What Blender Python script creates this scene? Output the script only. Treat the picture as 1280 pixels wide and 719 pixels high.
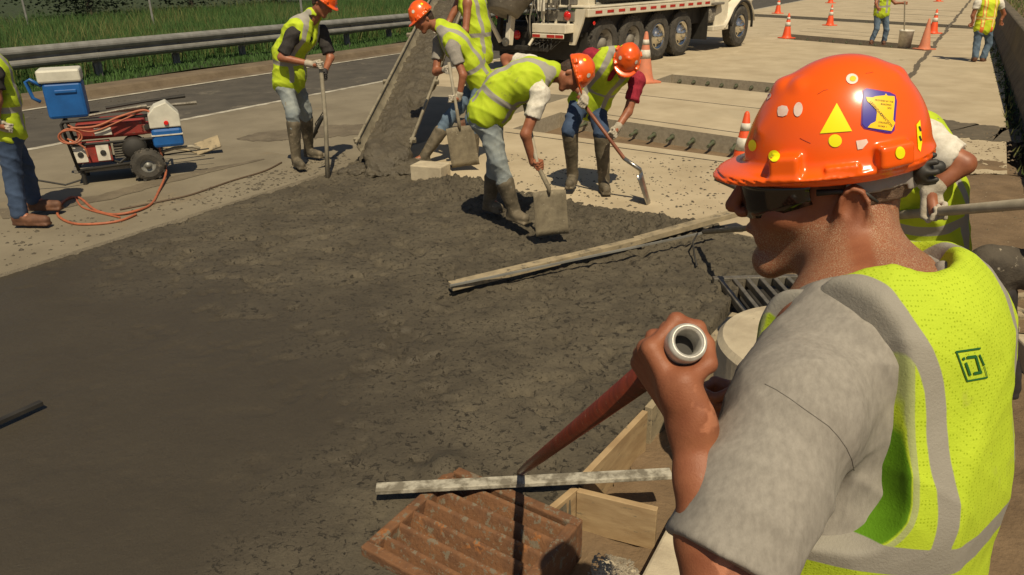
import bpy, bmesh, math, random
import numpy as np
from mathutils import Vector, Matrix
from mathutils.bvhtree import BVHTree
for o in list(bpy.data.objects): bpy.data.objects.remove(o)
SC = bpy.context.scene
COL = SC.collection
R = math.radians
random.seed(7); RNG = np.random.default_rng(7)

# ------------------------------------------------------------------ camera, world, sun
CAM_H, FOC, PITCH, ROLL = 2.0, 950.0, math.atan(396/950), R(1.0)
cam = bpy.data.objects.new('camera', bpy.data.cameras.new('camera')); COL.objects.link(cam)
cam.data.sensor_width = 36; cam.data.lens = 36*FOC/1280
cam.data.clip_start = .05; cam.data.clip_end = 3000
cam.matrix_world = Matrix.Translation((0, 0, CAM_H)) @ Matrix.Rotation(math.pi/2-PITCH, 4, 'X') @ Matrix.Rotation(-ROLL, 4, 'Z')
SC.camera = cam
SUN_EL, SUN_AZ = R(57), R(169)          # azimuth clockwise from +Y (the way the camera looks)
w = bpy.data.worlds.new('World'); SC.world = w; w.use_nodes = True
nt = w.node_tree; sky = nt.nodes.new('ShaderNodeTexSky'); sky.sky_type = 'NISHITA'; sky.sun_disc = False
sky.sun_elevation = SUN_EL; sky.sun_rotation = SUN_AZ; sky.air_density = 1.0; sky.dust_density = 1.5
nt.links.new(sky.outputs[0], nt.nodes['Background'].inputs[0]); nt.nodes['Background'].inputs[1].default_value = .05
sl = bpy.data.lights.new('sun', 'SUN'); sl.energy = 5.0; sl.angle = R(.5); sl.color = (1, .86, .62)
so = bpy.data.objects.new('sun', sl); COL.objects.link(so)
sv = Vector((math.sin(SUN_AZ)*math.cos(SUN_EL), math.cos(SUN_AZ)*math.cos(SUN_EL), math.sin(SUN_EL)))
so.location = sv*50; so.rotation_euler = sv.to_track_quat('Z', 'Y').to_euler()
SC.view_settings.view_transform = 'Standard'; SC.view_settings.look = 'None'
SC.view_settings.exposure = -.12; SC.view_settings.gamma = 1

# ------------------------------------------------------------------ where a line of sight meets the ground, a height or a depth
_r = np.array([1., 0, 0]); _f = np.array([0, math.cos(PITCH), -math.sin(PITCH)]); _u = np.cross(_r, _f)
CR = _r*math.cos(ROLL)-_u*math.sin(ROLL); CU = _u*math.cos(ROLL)+_r*math.sin(ROLL); CW = _f; CC = np.array([0, 0, CAM_H])
def ray(px, py): return (px-640)/FOC*CR+(359.5-py)/FOC*CU+CW
def G(px, py, z=0.): d = ray(px, py); return CC+d*((z-CAM_H)/d[2])
def Y(px, py, y): d = ray(px, py); return CC+d*(y/d[1])
def K(px, py, t): return CC+ray(px, py)*t
def PXY(p): v = np.array(p)-CC; z = v@CW; return 640+FOC*(v@CR)/z, 359.5-FOC*(v@CU)/z
def V(*a): return np.array(a, float)
def nrm(v): v = np.array(v, float); return v/np.linalg.norm(v)

# ------------------------------------------------------------------ materials
def mat(name, col, rough=.7, col2=None, scale=6., thr=(.35, .65), bump=0., bscale=80., bdist=.01, metal=0., spots=None, detail=6,
        attr=None, dots=None, stretch=None, spec=.5, coat=0., trans=None, fine=.12, pits=None):
    m = bpy.data.materials.new(name); m.use_nodes = True; t = m.node_tree; N = t.nodes; L = t.links
    b = N['Principled BSDF']; b.inputs['Roughness'].default_value = rough; b.inputs['Metallic'].default_value = metal
    b.inputs['Specular IOR Level'].default_value = spec; b.inputs['Coat Weight'].default_value = coat; b.inputs['Coat Roughness'].default_value = .15
    tc = N.new('ShaderNodeTexCoord'); src = tc.outputs['Object']
    if stretch:
        mp = N.new('ShaderNodeMapping'); mp.inputs['Scale'].default_value = stretch; L.new(src, mp.inputs[0]); src = mp.outputs[0]
    def noise(s, d=detail, r=.6):
        n = N.new('ShaderNodeTexNoise'); n.inputs['Scale'].default_value = s; n.inputs['Detail'].default_value = d
        n.inputs['Roughness'].default_value = r; L.new(src, n.inputs['Vector']); return n.outputs['Fac']
    def ramp(f, a, c):
        r = N.new('ShaderNodeMapRange'); r.inputs[1].default_value = a; r.inputs[2].default_value = c; L.new(f, r.inputs[0]); return r.outputs[0]
    def mix(f, a, c):
        x = N.new('ShaderNodeMix'); x.data_type = 'RGBA'
        if f is not None: L.new(f, x.inputs[0])
        for s, v in ((6, a), (7, c)):
            if isinstance(v, (tuple, list)): x.inputs[s].default_value = (*v, 1)
            else: L.new(v, x.inputs[s])
        return x.outputs[2]
    c2 = col2 or tuple(x*.72 for x in col)
    c = mix(ramp(noise(scale), *thr), col, c2)
    if fine: c = mix(ramp(noise(scale*14, 3), .3, .75), c, mix(None, c, (0, 0, 0)) if False else tuple(x*(1-fine*2.2) for x in col)) if fine > .3 else c
    if spots:                                  # (scale, threshold, colour) splashes with a shape of their own
        for s, th, sc_ in spots: c = mix(ramp(noise(s, 4, .7), th, th+.04), c, sc_)
    if dots:                                   # (scale, radius, colour) small holes of a mesh fabric
        v = N.new('ShaderNodeTexVoronoi'); v.inputs['Scale'].default_value = dots[0]; v.inputs['Randomness'].default_value = .25; L.new(src, v.inputs['Vector'])
        c = mix(ramp(v.outputs['Distance'], dots[1]+.08, dots[1]), c, dots[2])
    if attr:                                   # [(attribute, colour, threshold, softness)]
        for an, ac, th, so_ in attr:
            a = N.new('ShaderNodeAttribute'); a.attribute_name = an
            fc = ramp(a.outputs['Fac'], th, th+so_)
            if an == 'stubble':
                mm = N.new('ShaderNodeMath'); mm.operation = 'MULTIPLY'; L.new(fc, mm.inputs[0]); L.new(ramp(noise(700, 2, .8), .5, .62), mm.inputs[1]); fc = mm.outputs[0]
            c = mix(fc, c, ac)
    L.new(c, b.inputs['Base Color'])
    if bump:
        bp = N.new('ShaderNodeBump'); bp.inputs['Strength'].default_value = bump; bp.inputs['Distance'].default_value = bdist
        hh = noise(bscale, 8, .65)
        if pits:
            mm = N.new('ShaderNodeMath'); mm.operation = 'ADD'; L.new(hh, mm.inputs[0]); L.new(ramp(noise(pits[0], 5, .6), pits[1], pits[1]+.12), mm.inputs[1]); hh = mm.outputs[0]
        L.new(hh, bp.inputs['Height']); L.new(bp.outputs[0], b.inputs['Normal'])
    if trans: b.inputs['Transmission Weight'].default_value = trans; b.inputs['IOR'].default_value = 1.45
    return m
M = {}
M['slab'] = mat('slab_concrete', (.47, .39, .26), .85, (.36, .29, .185), 1.3, bump=.35, bscale=60, bdist=.006, spots=[(.5, .56, (.41, .34, .225)), (5, .69, (.22, .17, .11)), (26, .7, (.3, .24, .15)), (.8, .66, (.30, .24, .15)), (60, .68, (.36, .30, .2))])
M['slab_edge'] = mat('sawn_concrete_edge', (.36, .31, .225), .9, (.27, .23, .165), 20, bump=.5, bscale=60)
M['left_slab_dimmed'] = mat('vignetted_left_slab', (.225, .192, .132), .85, (.16, .134, .09), 1.1, bump=.35, bscale=60, bdist=.006, spots=[(7, .66, (.14, .11, .07)), (.9, .6, (.19, .155, .1)), (30, .7, (.15, .12, .08))])  # darker slab concrete: vignette darkening of the left side painted into the colour
M['asphalt'] = mat('worn_asphalt', (.085, .074, .056), .9, (.055, .048, .037), 2.2, bump=.4, bscale=150, bdist=.004, spots=[(1.2, .62, (.12, .105, .078))])
M['patch'] = mat('asphalt_patch', (.13, .105, .07), .9, (.085, .07, .047), 7, bump=.5, bscale=120, bdist=.004, spots=[(14, .66, (.2, .17, .12))])
M['stain'] = mat('damp_mud_stain', (.165, .135, .09), .85, (.10, .08, .053), 3, bump=.3, bscale=60, spots=[(9, .6, (.19, .155, .1))])
M['line'] = mat('worn_white_paint', (.52, .49, .4), .8, (.28, .25, .19), 5, (.35, .6))
M['curb'] = mat('dirty_curb', (.17, .128, .08), .9, (.11, .08, .048), 2.5, bump=.5, bscale=40, spots=[(6, .62, (.12, .085, .05))])
M['dirt'] = mat('brown_dirt', (.2, .135, .075), .95, (.13, .085, .045), 3, bump=.8, bscale=30, bdist=.02, spots=[(14, .66, (.28, .22, .14))])
M['fresh'] = mat('fresh_concrete', (.108, .092, .062), .7, (.080, .067, .045), 1.1, (.3, .7), bump=.8, bscale=130, bdist=.008, spots=[(38, .70, (.04, .034, .024)), (80, .68, (.15, .128, .088))], pits=(60, .36), spec=.4)
M['fresh_lump'] = mat('wet_concrete_lumps', (.10, .083, .055), .55, (.07, .058, .039), 9, bump=.9, bscale=42, bdist=.02, spec=.45)
M['oldconc'] = mat('pale_cast_concrete', (.5, .43, .3), .85, (.37, .31, .215), 7, bump=.5, bscale=50, bdist=.006, spots=[(40, .68, (.25, .2, .13))])
M['gravel'] = mat('grey_gravel', (.42, .36, .26), .95, (.22, .18, .125), 30, bump=1, bscale=60, bdist=.02)
M['galv'] = mat('galvanised_steel', (.32, .315, .285), .5, (.22, .215, .19), 4, metal=.35, bump=.1, bscale=30, spots=[(9, .66, (.25, .24, .21))])
M['steel_dull'] = mat('dull_steel', (.24, .22, .18), .5, (.13, .115, .09), 12, metal=.5, bump=.3, bscale=60, spots=[(30, .62, (.3, .26, .18))])
M['steel'] = mat('bright_steel', (.55, .52, .46), .28, (.35, .33, .28), 20, metal=.9)
M['wood'] = mat('raw_lumber', (.42, .30, .16), .8, (.30, .20, .10), 3, stretch=(2, 2, 9), bump=.35, bscale=40, bdist=.004, spots=[(7, .63, (.22, .17, .1)), (22, .68, (.28, .25, .19))])
M['wood_old'] = mat('muddy_lumber', (.36, .29, .18), .85, (.22, .18, .115), 8, bump=.5, bscale=60, bdist=.005, spots=[(16, .58, (.15, .125, .085))])
M['wood_white'] = mat('worn_painted_board', (.42, .39, .31), .8, (.17, .15, .11), 16, (.42, .58), bump=.5, bscale=60)
M['rust'] = mat('rusty_cast_iron', (.20, .092, .038), .9, (.12, .055, .025), 9, bump=.9, bscale=45, bdist=.008, spots=[(7, .58, (.27, .105, .03)), (28, .56, (.17, .135, .09)), (90, .66, (.27, .22, .15))])
M['redpole'] = mat('muddy_red_varnish', (.15, .026, .012), .35, (.085, .017, .01), 9, stretch=(6, 6, 1), bump=.3, bscale=90, bdist=.003, spots=[(26, .64, (.3, .22, .15))])
M['redwood'] = mat('red_wooden_handle', (.26, .09, .04), .5, (.18, .06, .03), 12)
M['handle'] = mat('grey_weathered_handle', (.34, .3, .22), .7, (.24, .21, .15), 15)
M['black'] = mat('black_rubber', (.018, .017, .015), .6, (.03, .028, .023), 10)
M['tyre'] = mat('dusty_tyre', (.07, .062, .05), .85, (.035, .032, .027), 8, bump=.5, bscale=50, spots=[(14, .62, (.14, .12, .09))])
M['orange'] = mat('orange_plastic', (.95, .125, .004), .24, (.9, .11, .003), 6, coat=.5, fine=0, spots=[(70, .74, (.45, .08, .01)), (14, .68, (.78, .17, .03)), (160, .73, (.6, .3, .15))], bump=.02, bscale=300, bdist=.001)
M['orange_hat2'] = mat('orange_plastic_worn', (.9, .13, .012), .3, (.75, .09, .008), 9, coat=.35, spots=[(40, .7, (.4, .09, .03))])
M['cone'] = mat('cone_orange', (.85, .1, .02), .5, (.68, .08, .02), 8, spots=[(24, .68, (.4, .12, .06))])
M['cone_dusty'] = mat('cone_dusty_orange', (.62, .2, .1), .7, (.5, .18, .1), 9)
M['cone_white'] = mat('cone_band', (.7, .66, .55), .6, (.5, .46, .38), 14)
M['skin'] = mat('tanned_skin', (.30, .115, .056), .5, (.22, .074, .036), 26, (.3, .7), bump=.5, bscale=420, bdist=.0012, spec=.35,
               spots=[(55, .66, (.26, .08, .035)), (9, .62, (.40, .16, .085)), (23, .70, (.30, .21, .14))], attr=[('stubble', (.40, .29, .185), .1, .7)])
M['skin2'] = mat('sunburnt_skin', (.34, .13, .065), .5, (.25, .085, .04), 18, bump=.1, bscale=90, bdist=.002)
M['hair'] = mat('dark_hair', (.06, .032, .018), .7, (.025, .014, .009), 60, bump=.6, bscale=120, bdist=.004)
M['nape'] = mat('cropped_grey_hair', (.2, .13, .085), .8, (.12, .075, .045), 120, bump=.8, bscale=380, bdist=.003)
def tee(n, c, c2): return mat(n, c, .95, c2, 40, (.35, .65), bump=.25, bscale=420, bdist=.0015, spec=.2)
M['tee_grey'] = mat('heather_grey_cotton', (.315, .29, .25), .95, (.235, .215, .185), 150, (.3, .7), bump=.35, bscale=700, bdist=.001, spec=.15, stretch=(1, 1, .35))
M['tee_white'] = tee('white_cotton', (.72, .68, .58), (.55, .51, .42))
M['tee_dark'] = tee('charcoal_cotton', (.05, .045, .042), (.035, .032, .03))
M['tee_maroon'] = tee('maroon_cotton', (.34, .03, .05), (.24, .02, .035))
M['jeans_light'] = mat('faded_jeans', (.32, .35, .33), .9, (.19, .22, .23), 7, bump=.4, bscale=200, bdist=.002, spots=[(6, .63, (.27, .23, .16))])
M['jeans'] = mat('blue_jeans', (.14, .2, .26), .9, (.075, .115, .17), 7, bump=.4, bscale=200, bdist=.002, spots=[(6, .66, (.25, .24, .2))])
M['jeans_dark'] = mat('dark_jeans', (.045, .075, .14), .9, (.025, .045, .09), 7, bump=.4, bscale=200, bdist=.002, spots=[(7, .66, (.12, .14, .16))])
M['boot'] = mat('muddy_rubber_boot', (.16, .13, .085), .75, (.085, .07, .045), 9, (.4, .6), bump=.5, bscale=60, bdist=.004, spots=[(20, .62, (.27, .22, .15))])
M['boot_brown'] = mat('brown_leather_boot', (.16, .07, .035), .7, (.09, .04, .022), 14)
M['glove'] = mat('dirty_white_glove', (.5, .45, .36), .9, (.3, .26, .19), 18, bump=.4, bscale=90)
M['glove_black'] = mat('black_glove', (.02, .018, .017), .7, (.035, .03, .028), 20)
SIL = (.34, .32, .275)
M['vest'] = mat('hi_vis_vest', (.50, .62, .035), .75, (.42, .55, .025), 10, bump=.3, bscale=150, bdist=.003, spec=.2, spots=[(9, .62, (.36, .43, .05)), (26, .69, (.27, .27, .12))], attr=[('stripe', SIL, 0., .003)])
M['vest_orange'] = mat('hi_vis_vest_orange_trim', (.62, .74, .02), .75, (.55, .66, .02), 10, attr=[('stripe2', (.9, .2, .05), 0., .01), ('stripe', (.85, .8, .2), 0., .003)])
M['vest_fg'] = mat('hi_vis_mesh_vest', (.47, .60, .035), .75, (.42, .55, .03), 14, bump=.45, bscale=300, bdist=.002, spec=.2, dots=(230, .22, (.30, .40, .012)), spots=[(8, .64, (.40, .49, .045)), (34, .71, (.33, .36, .09))],
                   attr=[('green', (.10, .24, .008), 0., .0012), ('piping', (.36, .40, .16), 0., .001), ('stripe', (.30, .28, .235), 0., .0012)])
M['yellow'] = mat('yellow_sticker', (.9, .86, .004), .4, (.86, .8, .004), 8, fine=0)
M['white_st'] = mat('white_sticker', (.85, .7, .6), .5, (.75, .5, .4), 60)
M['blue_st'] = mat('blue_sticker', (.05, .035, .33), .4, (.04, .03, .27), 10)
M['purple_st'] = mat('purple_border', (.2, .02, .28), .4)
M['gold_st'] = mat('gold_print', (.95, .6, .01), .4, (.9, .53, .01), 10, fine=0)
M['ink'] = mat('dark_ink', (.05, .04, .03), .6)
M['ink_green'] = mat('green_ink', (.012, .12, .02), .7)
M['white_paint'] = mat('white_truck_paint', (.72, .66, .52), .35, (.6, .54, .41), 3, coat=.3, spots=[(12, .66, (.4, .33, .23))])
M['truck_grey'] = mat('dusty_grey_paint', (.22, .2, .165), .6, (.13, .115, .09), 5, spots=[(8, .63, (.33, .3, .24))])
M['frame_dark'] = mat('grimy_black_frame', (.03, .027, .022), .7, (.015, .013, .011), 7)
M['red_tape'] = mat('red_reflector', (.5, .03, .02), .35)
M['lamp_red'] = mat('red_lamp_lens', (.7, .015, .01), .15, coat=.6)
M['chrome'] = mat('polished_aluminium', (.75, .72, .64), .16, (.55, .52, .46), 10, metal=.95)
M['cooler_blue'] = mat('blue_cooler_plastic', (.012, .11, .36), .45, (.01, .085, .28), 8)
M['cooler_white'] = mat('white_cooler_lid', (.62, .6, .5), .5, (.5, .48, .4), 8)
M['gen_red'] = mat('dusty_red_paint', (.3, .03, .022), .55, (.18, .03, .022), 9, spots=[(12, .62, (.15, .1, .07))])
M['hose'] = mat('orange_hose', (.42, .12, .05), .6, (.28, .09, .045), 20)
M['grass_a'] = mat('green_grass', (.055, .12, .02), .8, (.035, .085, .015), 1.2)
M['grass_b'] = mat('dry_grass', (.17, .17, .05), .8, (.10, .11, .03), 1.5)
M['grass_soil'] = mat('grassy_soil', (.035, .055, .014), .95, (.02, .03, .01), 2, bump=1, bscale=12, bdist=.05)
M['leaf'] = mat('dark_leaves', (.022, .04, .012), .8, (.012, .022, .007), 3)
M['bark'] = mat('grey_bark', (.1, .08, .055), .9)
M['dowel'] = mat('green_epoxy_dowel', (.075, .10, .05), .6, (.11, .095, .065), 20)
M['barrier'] = mat('stained_barrier_concrete', (.15, .12, .08), .9, (.08, .065, .042), 4, bump=.5, bscale=40, spots=[(3, .6, (.05, .042, .025))])
M['glass_dark'] = mat('dark_lens', (.012, .008, .006), .08, (.015, .01, .007), 5, coat=.5, fine=0)
M['glass'] = mat('clear_glass', (.7, .7, .65), .1, trans=.8)

# ------------------------------------------------------------------ scene bookkeeping
def thing(name, label, cat, loc, group=None, rz=0):
    o = bpy.data.objects.new(name, None); COL.objects.link(o); o.location = [float(a) for a in loc]; o.rotation_euler.z = rz; o.empty_display_size = .1
    o['label'] = label; o['category'] = cat
    if group: o['group'] = group
    return o
def tag(o, label, cat, group=None):
    o['label'] = label; o['category'] = cat
    if group: o['group'] = group
    return o
def origin(parent):
    p = np.zeros(3)
    while parent is not None: p += np.array(parent.location); parent = parent.parent
    return p
def mesh_obj(name, verts, faces, m, parent=None, smooth=False, kind=None, label=None, at=None, bevel=0, local=False, attrs=None):
    """One mesh object; vertices are given in world space unless local."""
    v = np.array(verts, dtype=np.float32).reshape(-1, 3); loc = np.zeros(3)
    if not local: v = v-origin(parent).astype(np.float32)
    if at is not None: loc = np.array(at, float)-(origin(parent) if not local else 0); v = v-loc.astype(np.float32)
    me = bpy.data.meshes.new(name)
    if isinstance(faces, np.ndarray):
        n = faces.shape[1]; me.vertices.add(len(v)); me.vertices.foreach_set('co', v.ravel())
        me.loops.add(faces.size); me.loops.foreach_set('vertex_index', faces.ravel().astype(np.int32))
        me.polygons.add(len(faces)); me.polygons.foreach_set('loop_start', np.arange(0, faces.size, n, dtype=np.int32))
        me.update(calc_edges=True)
    else: me.from_pydata([tuple(map(float, x)) for x in v], [], [tuple(f) for f in faces]); me.update()
    if smooth: me.polygons.foreach_set('use_smooth', [True]*len(me.polygons))
    if attrs:
        for k, a in attrs.items():
            at_ = me.attributes.new(k, 'FLOAT', 'POINT'); at_.data.foreach_set('value', np.asarray(a, np.float32))
    if m is not None: me.materials.append(M[m] if isinstance(m, str) else m)
    o = bpy.data.objects.new(name, me); COL.objects.link(o)
    if parent is not None: o.parent = parent
    o.location = [float(a) for a in loc]
    if kind: o['kind'] = kind
    if label: o['label'] = label
    if bevel:
        b = o.modifiers.new('bevel', 'BEVEL'); b.width = bevel; b.segments = 2; b.limit_method = 'ANGLE'
    return o
def copy_tree(o, parent=None):
    c = o.copy(); COL.objects.link(c); c.parent = parent
    for ch in o.children: copy_tree(ch, c)
    return c

class MB:
    """collects primitive shapes into one mesh"""
    def __init__(s): s.v = []; s.f = []
    def add(s, vs, fs): n = len(s.v); s.v += [tuple(map(float, x)) for x in vs]; s.f += [tuple(n+i for i in f) for f in fs]; return s
    def box(s, c, size, x=(1, 0, 0), z=(0, 0, 1)):
        x = nrm(x); z = np.array(z, float); z = nrm(z-x*(z@x)); y = np.cross(z, x); c = np.array(c, float); a, b, d = [q/2 for q in size]
        vs = [c+x*i*a+y*j*b+z*k*d for i in (-1, 1) for j in (-1, 1) for k in (-1, 1)]
        return s.add(vs, [(0, 1, 3, 2), (4, 6, 7, 5), (0, 4, 5, 1), (2, 3, 7, 6), (0, 2, 6, 4), (1, 5, 7, 3)])
    def beam(s, a, b, w, h, up=(0, 0, 1)):
        a = np.array(a, float); b = np.array(b, float); return s.box((a+b)/2, (np.linalg.norm(b-a), w, h), b-a, up)
    def prism(s, poly, z0, z1):
        n = len(poly); vs = [(p[0], p[1], z0) for p in poly]+[(p[0], p[1], z1) for p in poly]
        ar = sum(poly[i][0]*poly[(i+1) % n][1]-poly[(i+1) % n][0]*poly[i][1] for i in range(n))
        fs = [tuple(range(n))[::-1], tuple(range(n, 2*n))]+[(i, (i+1) % n, n+(i+1) % n, n+i) for i in range(n)]
        if ar < 0: fs = [f[::-1] for f in fs]
        return s.add(vs, fs)
    def tube(s, pts, r, n=10, cap=True):
        pts = [np.array(p, float) for p in pts]; m = len(pts); rs = r if isinstance(r, (list, tuple)) else [r]*m
        ref = None; base = len(s.v); vs = []
        for i, p in enumerate(pts):
            d = nrm(pts[min(i+1, m-1)]-pts[max(i-1, 0)])
            if ref is None: ref = np.cross(d, (0, 0, 1) if abs(d[2]) < .9 else (1, 0, 0))
            e1 = nrm(ref-d*(ref@d)); e2 = np.cross(d, e1); ref = e1
            vs += [p+rs[i]*(math.cos(2*math.pi*k/n)*e1+math.sin(2*math.pi*k/n)*e2) for k in range(n)]
        fs = [(i*n+k, i*n+(k+1) % n, (i+1)*n+(k+1) % n, (i+1)*n+k) for i in range(m-1) for k in range(n)]
        if cap: fs += [tuple(range(n))[::-1], tuple((m-1)*n+k for k in range(n))]
        return s.add(vs, fs)
    def lathe(s, c, axis, prof, n=24, ref=None):
        """profile = [(r, h)] round axis from c"""
        a = nrm(axis); e1 = nrm(np.cross(a, ref if ref is not None else ((0, 0, 1) if abs(a[2]) < .9 else (1, 0, 0)))); e2 = np.cross(a, e1); c = np.array(c, float); m = len(prof)
        vs = [c+a*h+r*(math.cos(2*math.pi*k/n)*e1+math.sin(2*math.pi*k/n)*e2) for r, h in prof for k in range(n)]
        fs = [(i*n+k, i*n+(k+1) % n, (i+1)*n+(k+1) % n, (i+1)*n+k) for i in range(m-1) for k in range(n)]
        return s.add(vs, fs)
    def obj(s, name, m, parent=None, **k): return mesh_obj(name, s.v, s.f, m, parent, **k)

def smoothstep(a, b, x): t = np.clip((x-a)/(b-a), 0, 1); return t*t*(3-2*t)
def vnoise(x, y, seed=0):
    """2-D value noise in 0..1"""
    xi = np.floor(x).astype(np.int64); yi = np.floor(y).astype(np.int64); fx = x-xi; fy = y-yi; fx = fx*fx*(3-2*fx); fy = fy*fy*(3-2*fy)
    def h(a, b):
        n = (a*374761393+b*668265263+seed*974634777) & 0xffffffff; n = ((n ^ (n >> 13))*1274126177) & 0xffffffff; return ((n ^ (n >> 16)) & 0xffff)/65535.
    return (h(xi, yi)*(1-fx)+h(xi+1, yi)*fx)*(1-fy)+(h(xi, yi+1)*(1-fx)+h(xi+1, yi+1)*fx)*fy
def fbm(x, y, o=4, seed=0):
    r = 0; a = .5
    for i in range(o): r = r+a*vnoise(x*2**i, y*2**i, seed+i); a *= .5
    return r

# ------------------------------------------------------------------ sculpting: distance field -> one continuous mesh
class Sculpt:
    def __init__(s, h): s.h = h; s.ops = []; s.lo = []; s.hi = []; s.post = []
    def _add(s, fn, pts, r, k, mode):
        pts = np.array(pts, float); lo = pts.min(0)-r; hi = pts.max(0)+r; s.ops.append((fn, lo, hi, k, mode))
        if mode == 'u': s.lo.append(lo); s.hi.append(hi)
        return s
    def rc(s, a, b, ra, rb=None, k=.03, mode='u'):
        rb = ra if rb is None else rb; a = np.array(a, float); b = np.array(b, float); ab = b-a; L2 = ab@ab+1e-9
        def fn(x, y, z):
            px, py, pz = x-a[0], y-a[1], z-a[2]; t = np.clip((px*ab[0]+py*ab[1]+pz*ab[2])/L2, 0, 1)
            return np.sqrt((px-t*ab[0])**2+(py-t*ab[1])**2+(pz-t*ab[2])**2)-(ra+(rb-ra)*t)
        return s._add(fn, [a, b], max(ra, rb), k, mode)
    def ell(s, c, r, A=None, k=.03, mode='u'):
        c = np.array(c, float); r = np.array(r, float); A = np.eye(3) if A is None else np.array(A, float)   # rows of A: local axes in world
        def fn(x, y, z):
            p = (x-c[0], y-c[1], z-c[2]); q = [p[0]*A[i][0]+p[1]*A[i][1]+p[2]*A[i][2] for i in range(3)]
            k0 = np.sqrt(sum((q[i]/r[i])**2 for i in range(3))); k1 = np.sqrt(sum((q[i]/r[i]**2)**2 for i in range(3)))
            return k0*(k0-1)/np.maximum(k1, 1e-6)
        return s._add(fn, [c], r.max(), k, mode)
    def bx(s, c, hs, A=None, rr=.01, k=.01, mode='u'):
        c = np.array(c, float); A = np.eye(3) if A is None else np.array(A, float)
        def fn(x, y, z):
            p = (x-c[0], y-c[1], z-c[2]); q = [np.abs(p[0]*A[i][0]+p[1]*A[i][1]+p[2]*A[i][2])-(hs[i]-rr) for i in range(3)]
            return np.sqrt(sum(np.maximum(v, 0)**2 for v in q))+np.minimum(np.maximum(q[0], np.maximum(q[1], q[2])), 0)-rr
        return s._add(fn, [c], float(np.linalg.norm(hs)), k, mode)
    def seg(s, a, b, l, wa, da, wb, db, k=.04, mode='u'):
        """elliptic limb/torso segment: half width w along l, half depth d across"""
        a = np.array(a, float); b = np.array(b, float); ab = b-a; L2 = ab@ab+1e-9; n = nrm(ab); l = np.array(l, float); l = nrm(l-n*(l@n)); f = np.cross(l, n)
        def fn(x, y, z):
            px, py, pz = x-a[0], y-a[1], z-a[2]; t = np.clip((px*ab[0]+py*ab[1]+pz*ab[2])/L2, 0, 1)
            qx, qy, qz = px-t*ab[0], py-t*ab[1], pz-t*ab[2]; wv = wa+(wb-wa)*t; dv = da+(db-da)*t; m = np.minimum(wv, dv)
            ql = qx*l[0]+qy*l[1]+qz*l[2]; qf = qx*f[0]+qy*f[1]+qz*f[2]; qn = qx*n[0]+qy*n[1]+qz*n[2]
            return (np.sqrt((ql/wv)**2+(qf/dv)**2+(qn/m)**2)-1)*m
        return s._add(fn, [a, b], max(wa, da, wb, db), k, mode)
    def cut(s, p, n, k=.004):
        """remove what lies beyond the plane through p with normal n"""
        s.ops.append((('plane', np.array(p, float), nrm(n)), None, None, k, 'p')); return s
    def fn(s, f): s.post.append(f); return s
    def folds(s, amp, freq, seed=1, dirw=(1, 1, 1)):
        rg = np.random.default_rng(seed); D = [nrm(rg.normal(size=3)*np.array(dirw))*freq*(.7+.8*i*.5) for i in range(4)]; ph = rg.uniform(0, 6.28, 8)
        def f(x, y, z, F):
            wx = .35*np.sin(x*freq*.6+ph[4]+z*freq*.4); wy = .9*np.sin(z*freq*.5+ph[5]+y*freq*.3)
            r = 0
            for i, d in enumerate(D):
                a = np.sin(x*d[0]+y*d[1]+z*d[2]+ph[i]+wx+wy); r = r+(1-np.abs(a))**2*(.6**i)
            return F-amp*(r-.8)
        return s.fn(f)
    def build(s, clipbox=None):
        h = s.h; lo = np.min(s.lo, 0)-3*h; hi = np.max(s.hi, 0)+3*h
        if clipbox is not None: lo = np.maximum(lo, clipbox[0]); hi = np.minimum(hi, clipbox[1])
        n = np.ceil((hi-lo)/h).astype(int)+1; F = np.full(n, .3, np.float32)
        ax = [(lo[i]+h*np.arange(n[i])).astype(np.float32) for i in range(3)]
        for fn, a, b, k, mode in s.ops:
            if mode == 'p':
                _, p, nn = fn; d = (ax[0][:, None, None]-p[0])*nn[0]+(ax[1][None, :, None]-p[1])*nn[1]+(ax[2][None, None, :]-p[2])*nn[2]
                F = np.maximum(F, d.astype(np.float32)); continue
            i0 = np.clip(np.floor((a-k-2.5*h-lo)/h).astype(int), 0, n); i1 = np.clip(np.ceil((b+k+2.5*h-lo)/h).astype(int)+1, 0, n)
            if (i1 <= i0).any(): continue
            sl_ = tuple(slice(i0[i], i1[i]) for i in range(3))
            d = fn(ax[0][sl_[0]][:, None, None], ax[1][sl_[1]][None, :, None], ax[2][sl_[2]][None, None, :]).astype(np.float32)
            f = F[sl_]
            if mode == 'u': hh = np.maximum(k-np.abs(f-d), 0)/k; F[sl_] = np.minimum(f, d)-hh*hh*k*.25
            elif mode == 's': g = -f; hh = np.maximum(k-np.abs(g-d), 0)/k; F[sl_] = -(np.minimum(g, d)-hh*hh*k*.25)
        if s.post:
            m = np.abs(F) < 4*h; ii = np.nonzero(m); x, y, z = ax[0][ii[0]], ax[1][ii[1]], ax[2][ii[2]]; val = F[m]
            for f in s.post: val = f(x, y, z, val)
            F[m] = val
        F[0] = F[-1] = .3; F[:, 0] = F[:, -1] = .3; F[:, :, 0] = F[:, :, -1] = .3
        return surface_nets(F, lo, h)
    def obj(s, name, m, parent=None, attrf=None, clipbox=None, **k):
        v, f = s.build(clipbox); a = attrf(v) if attrf else None
        return mesh_obj(name, v, f, m, parent, smooth=True, attrs=a, **k)
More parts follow.
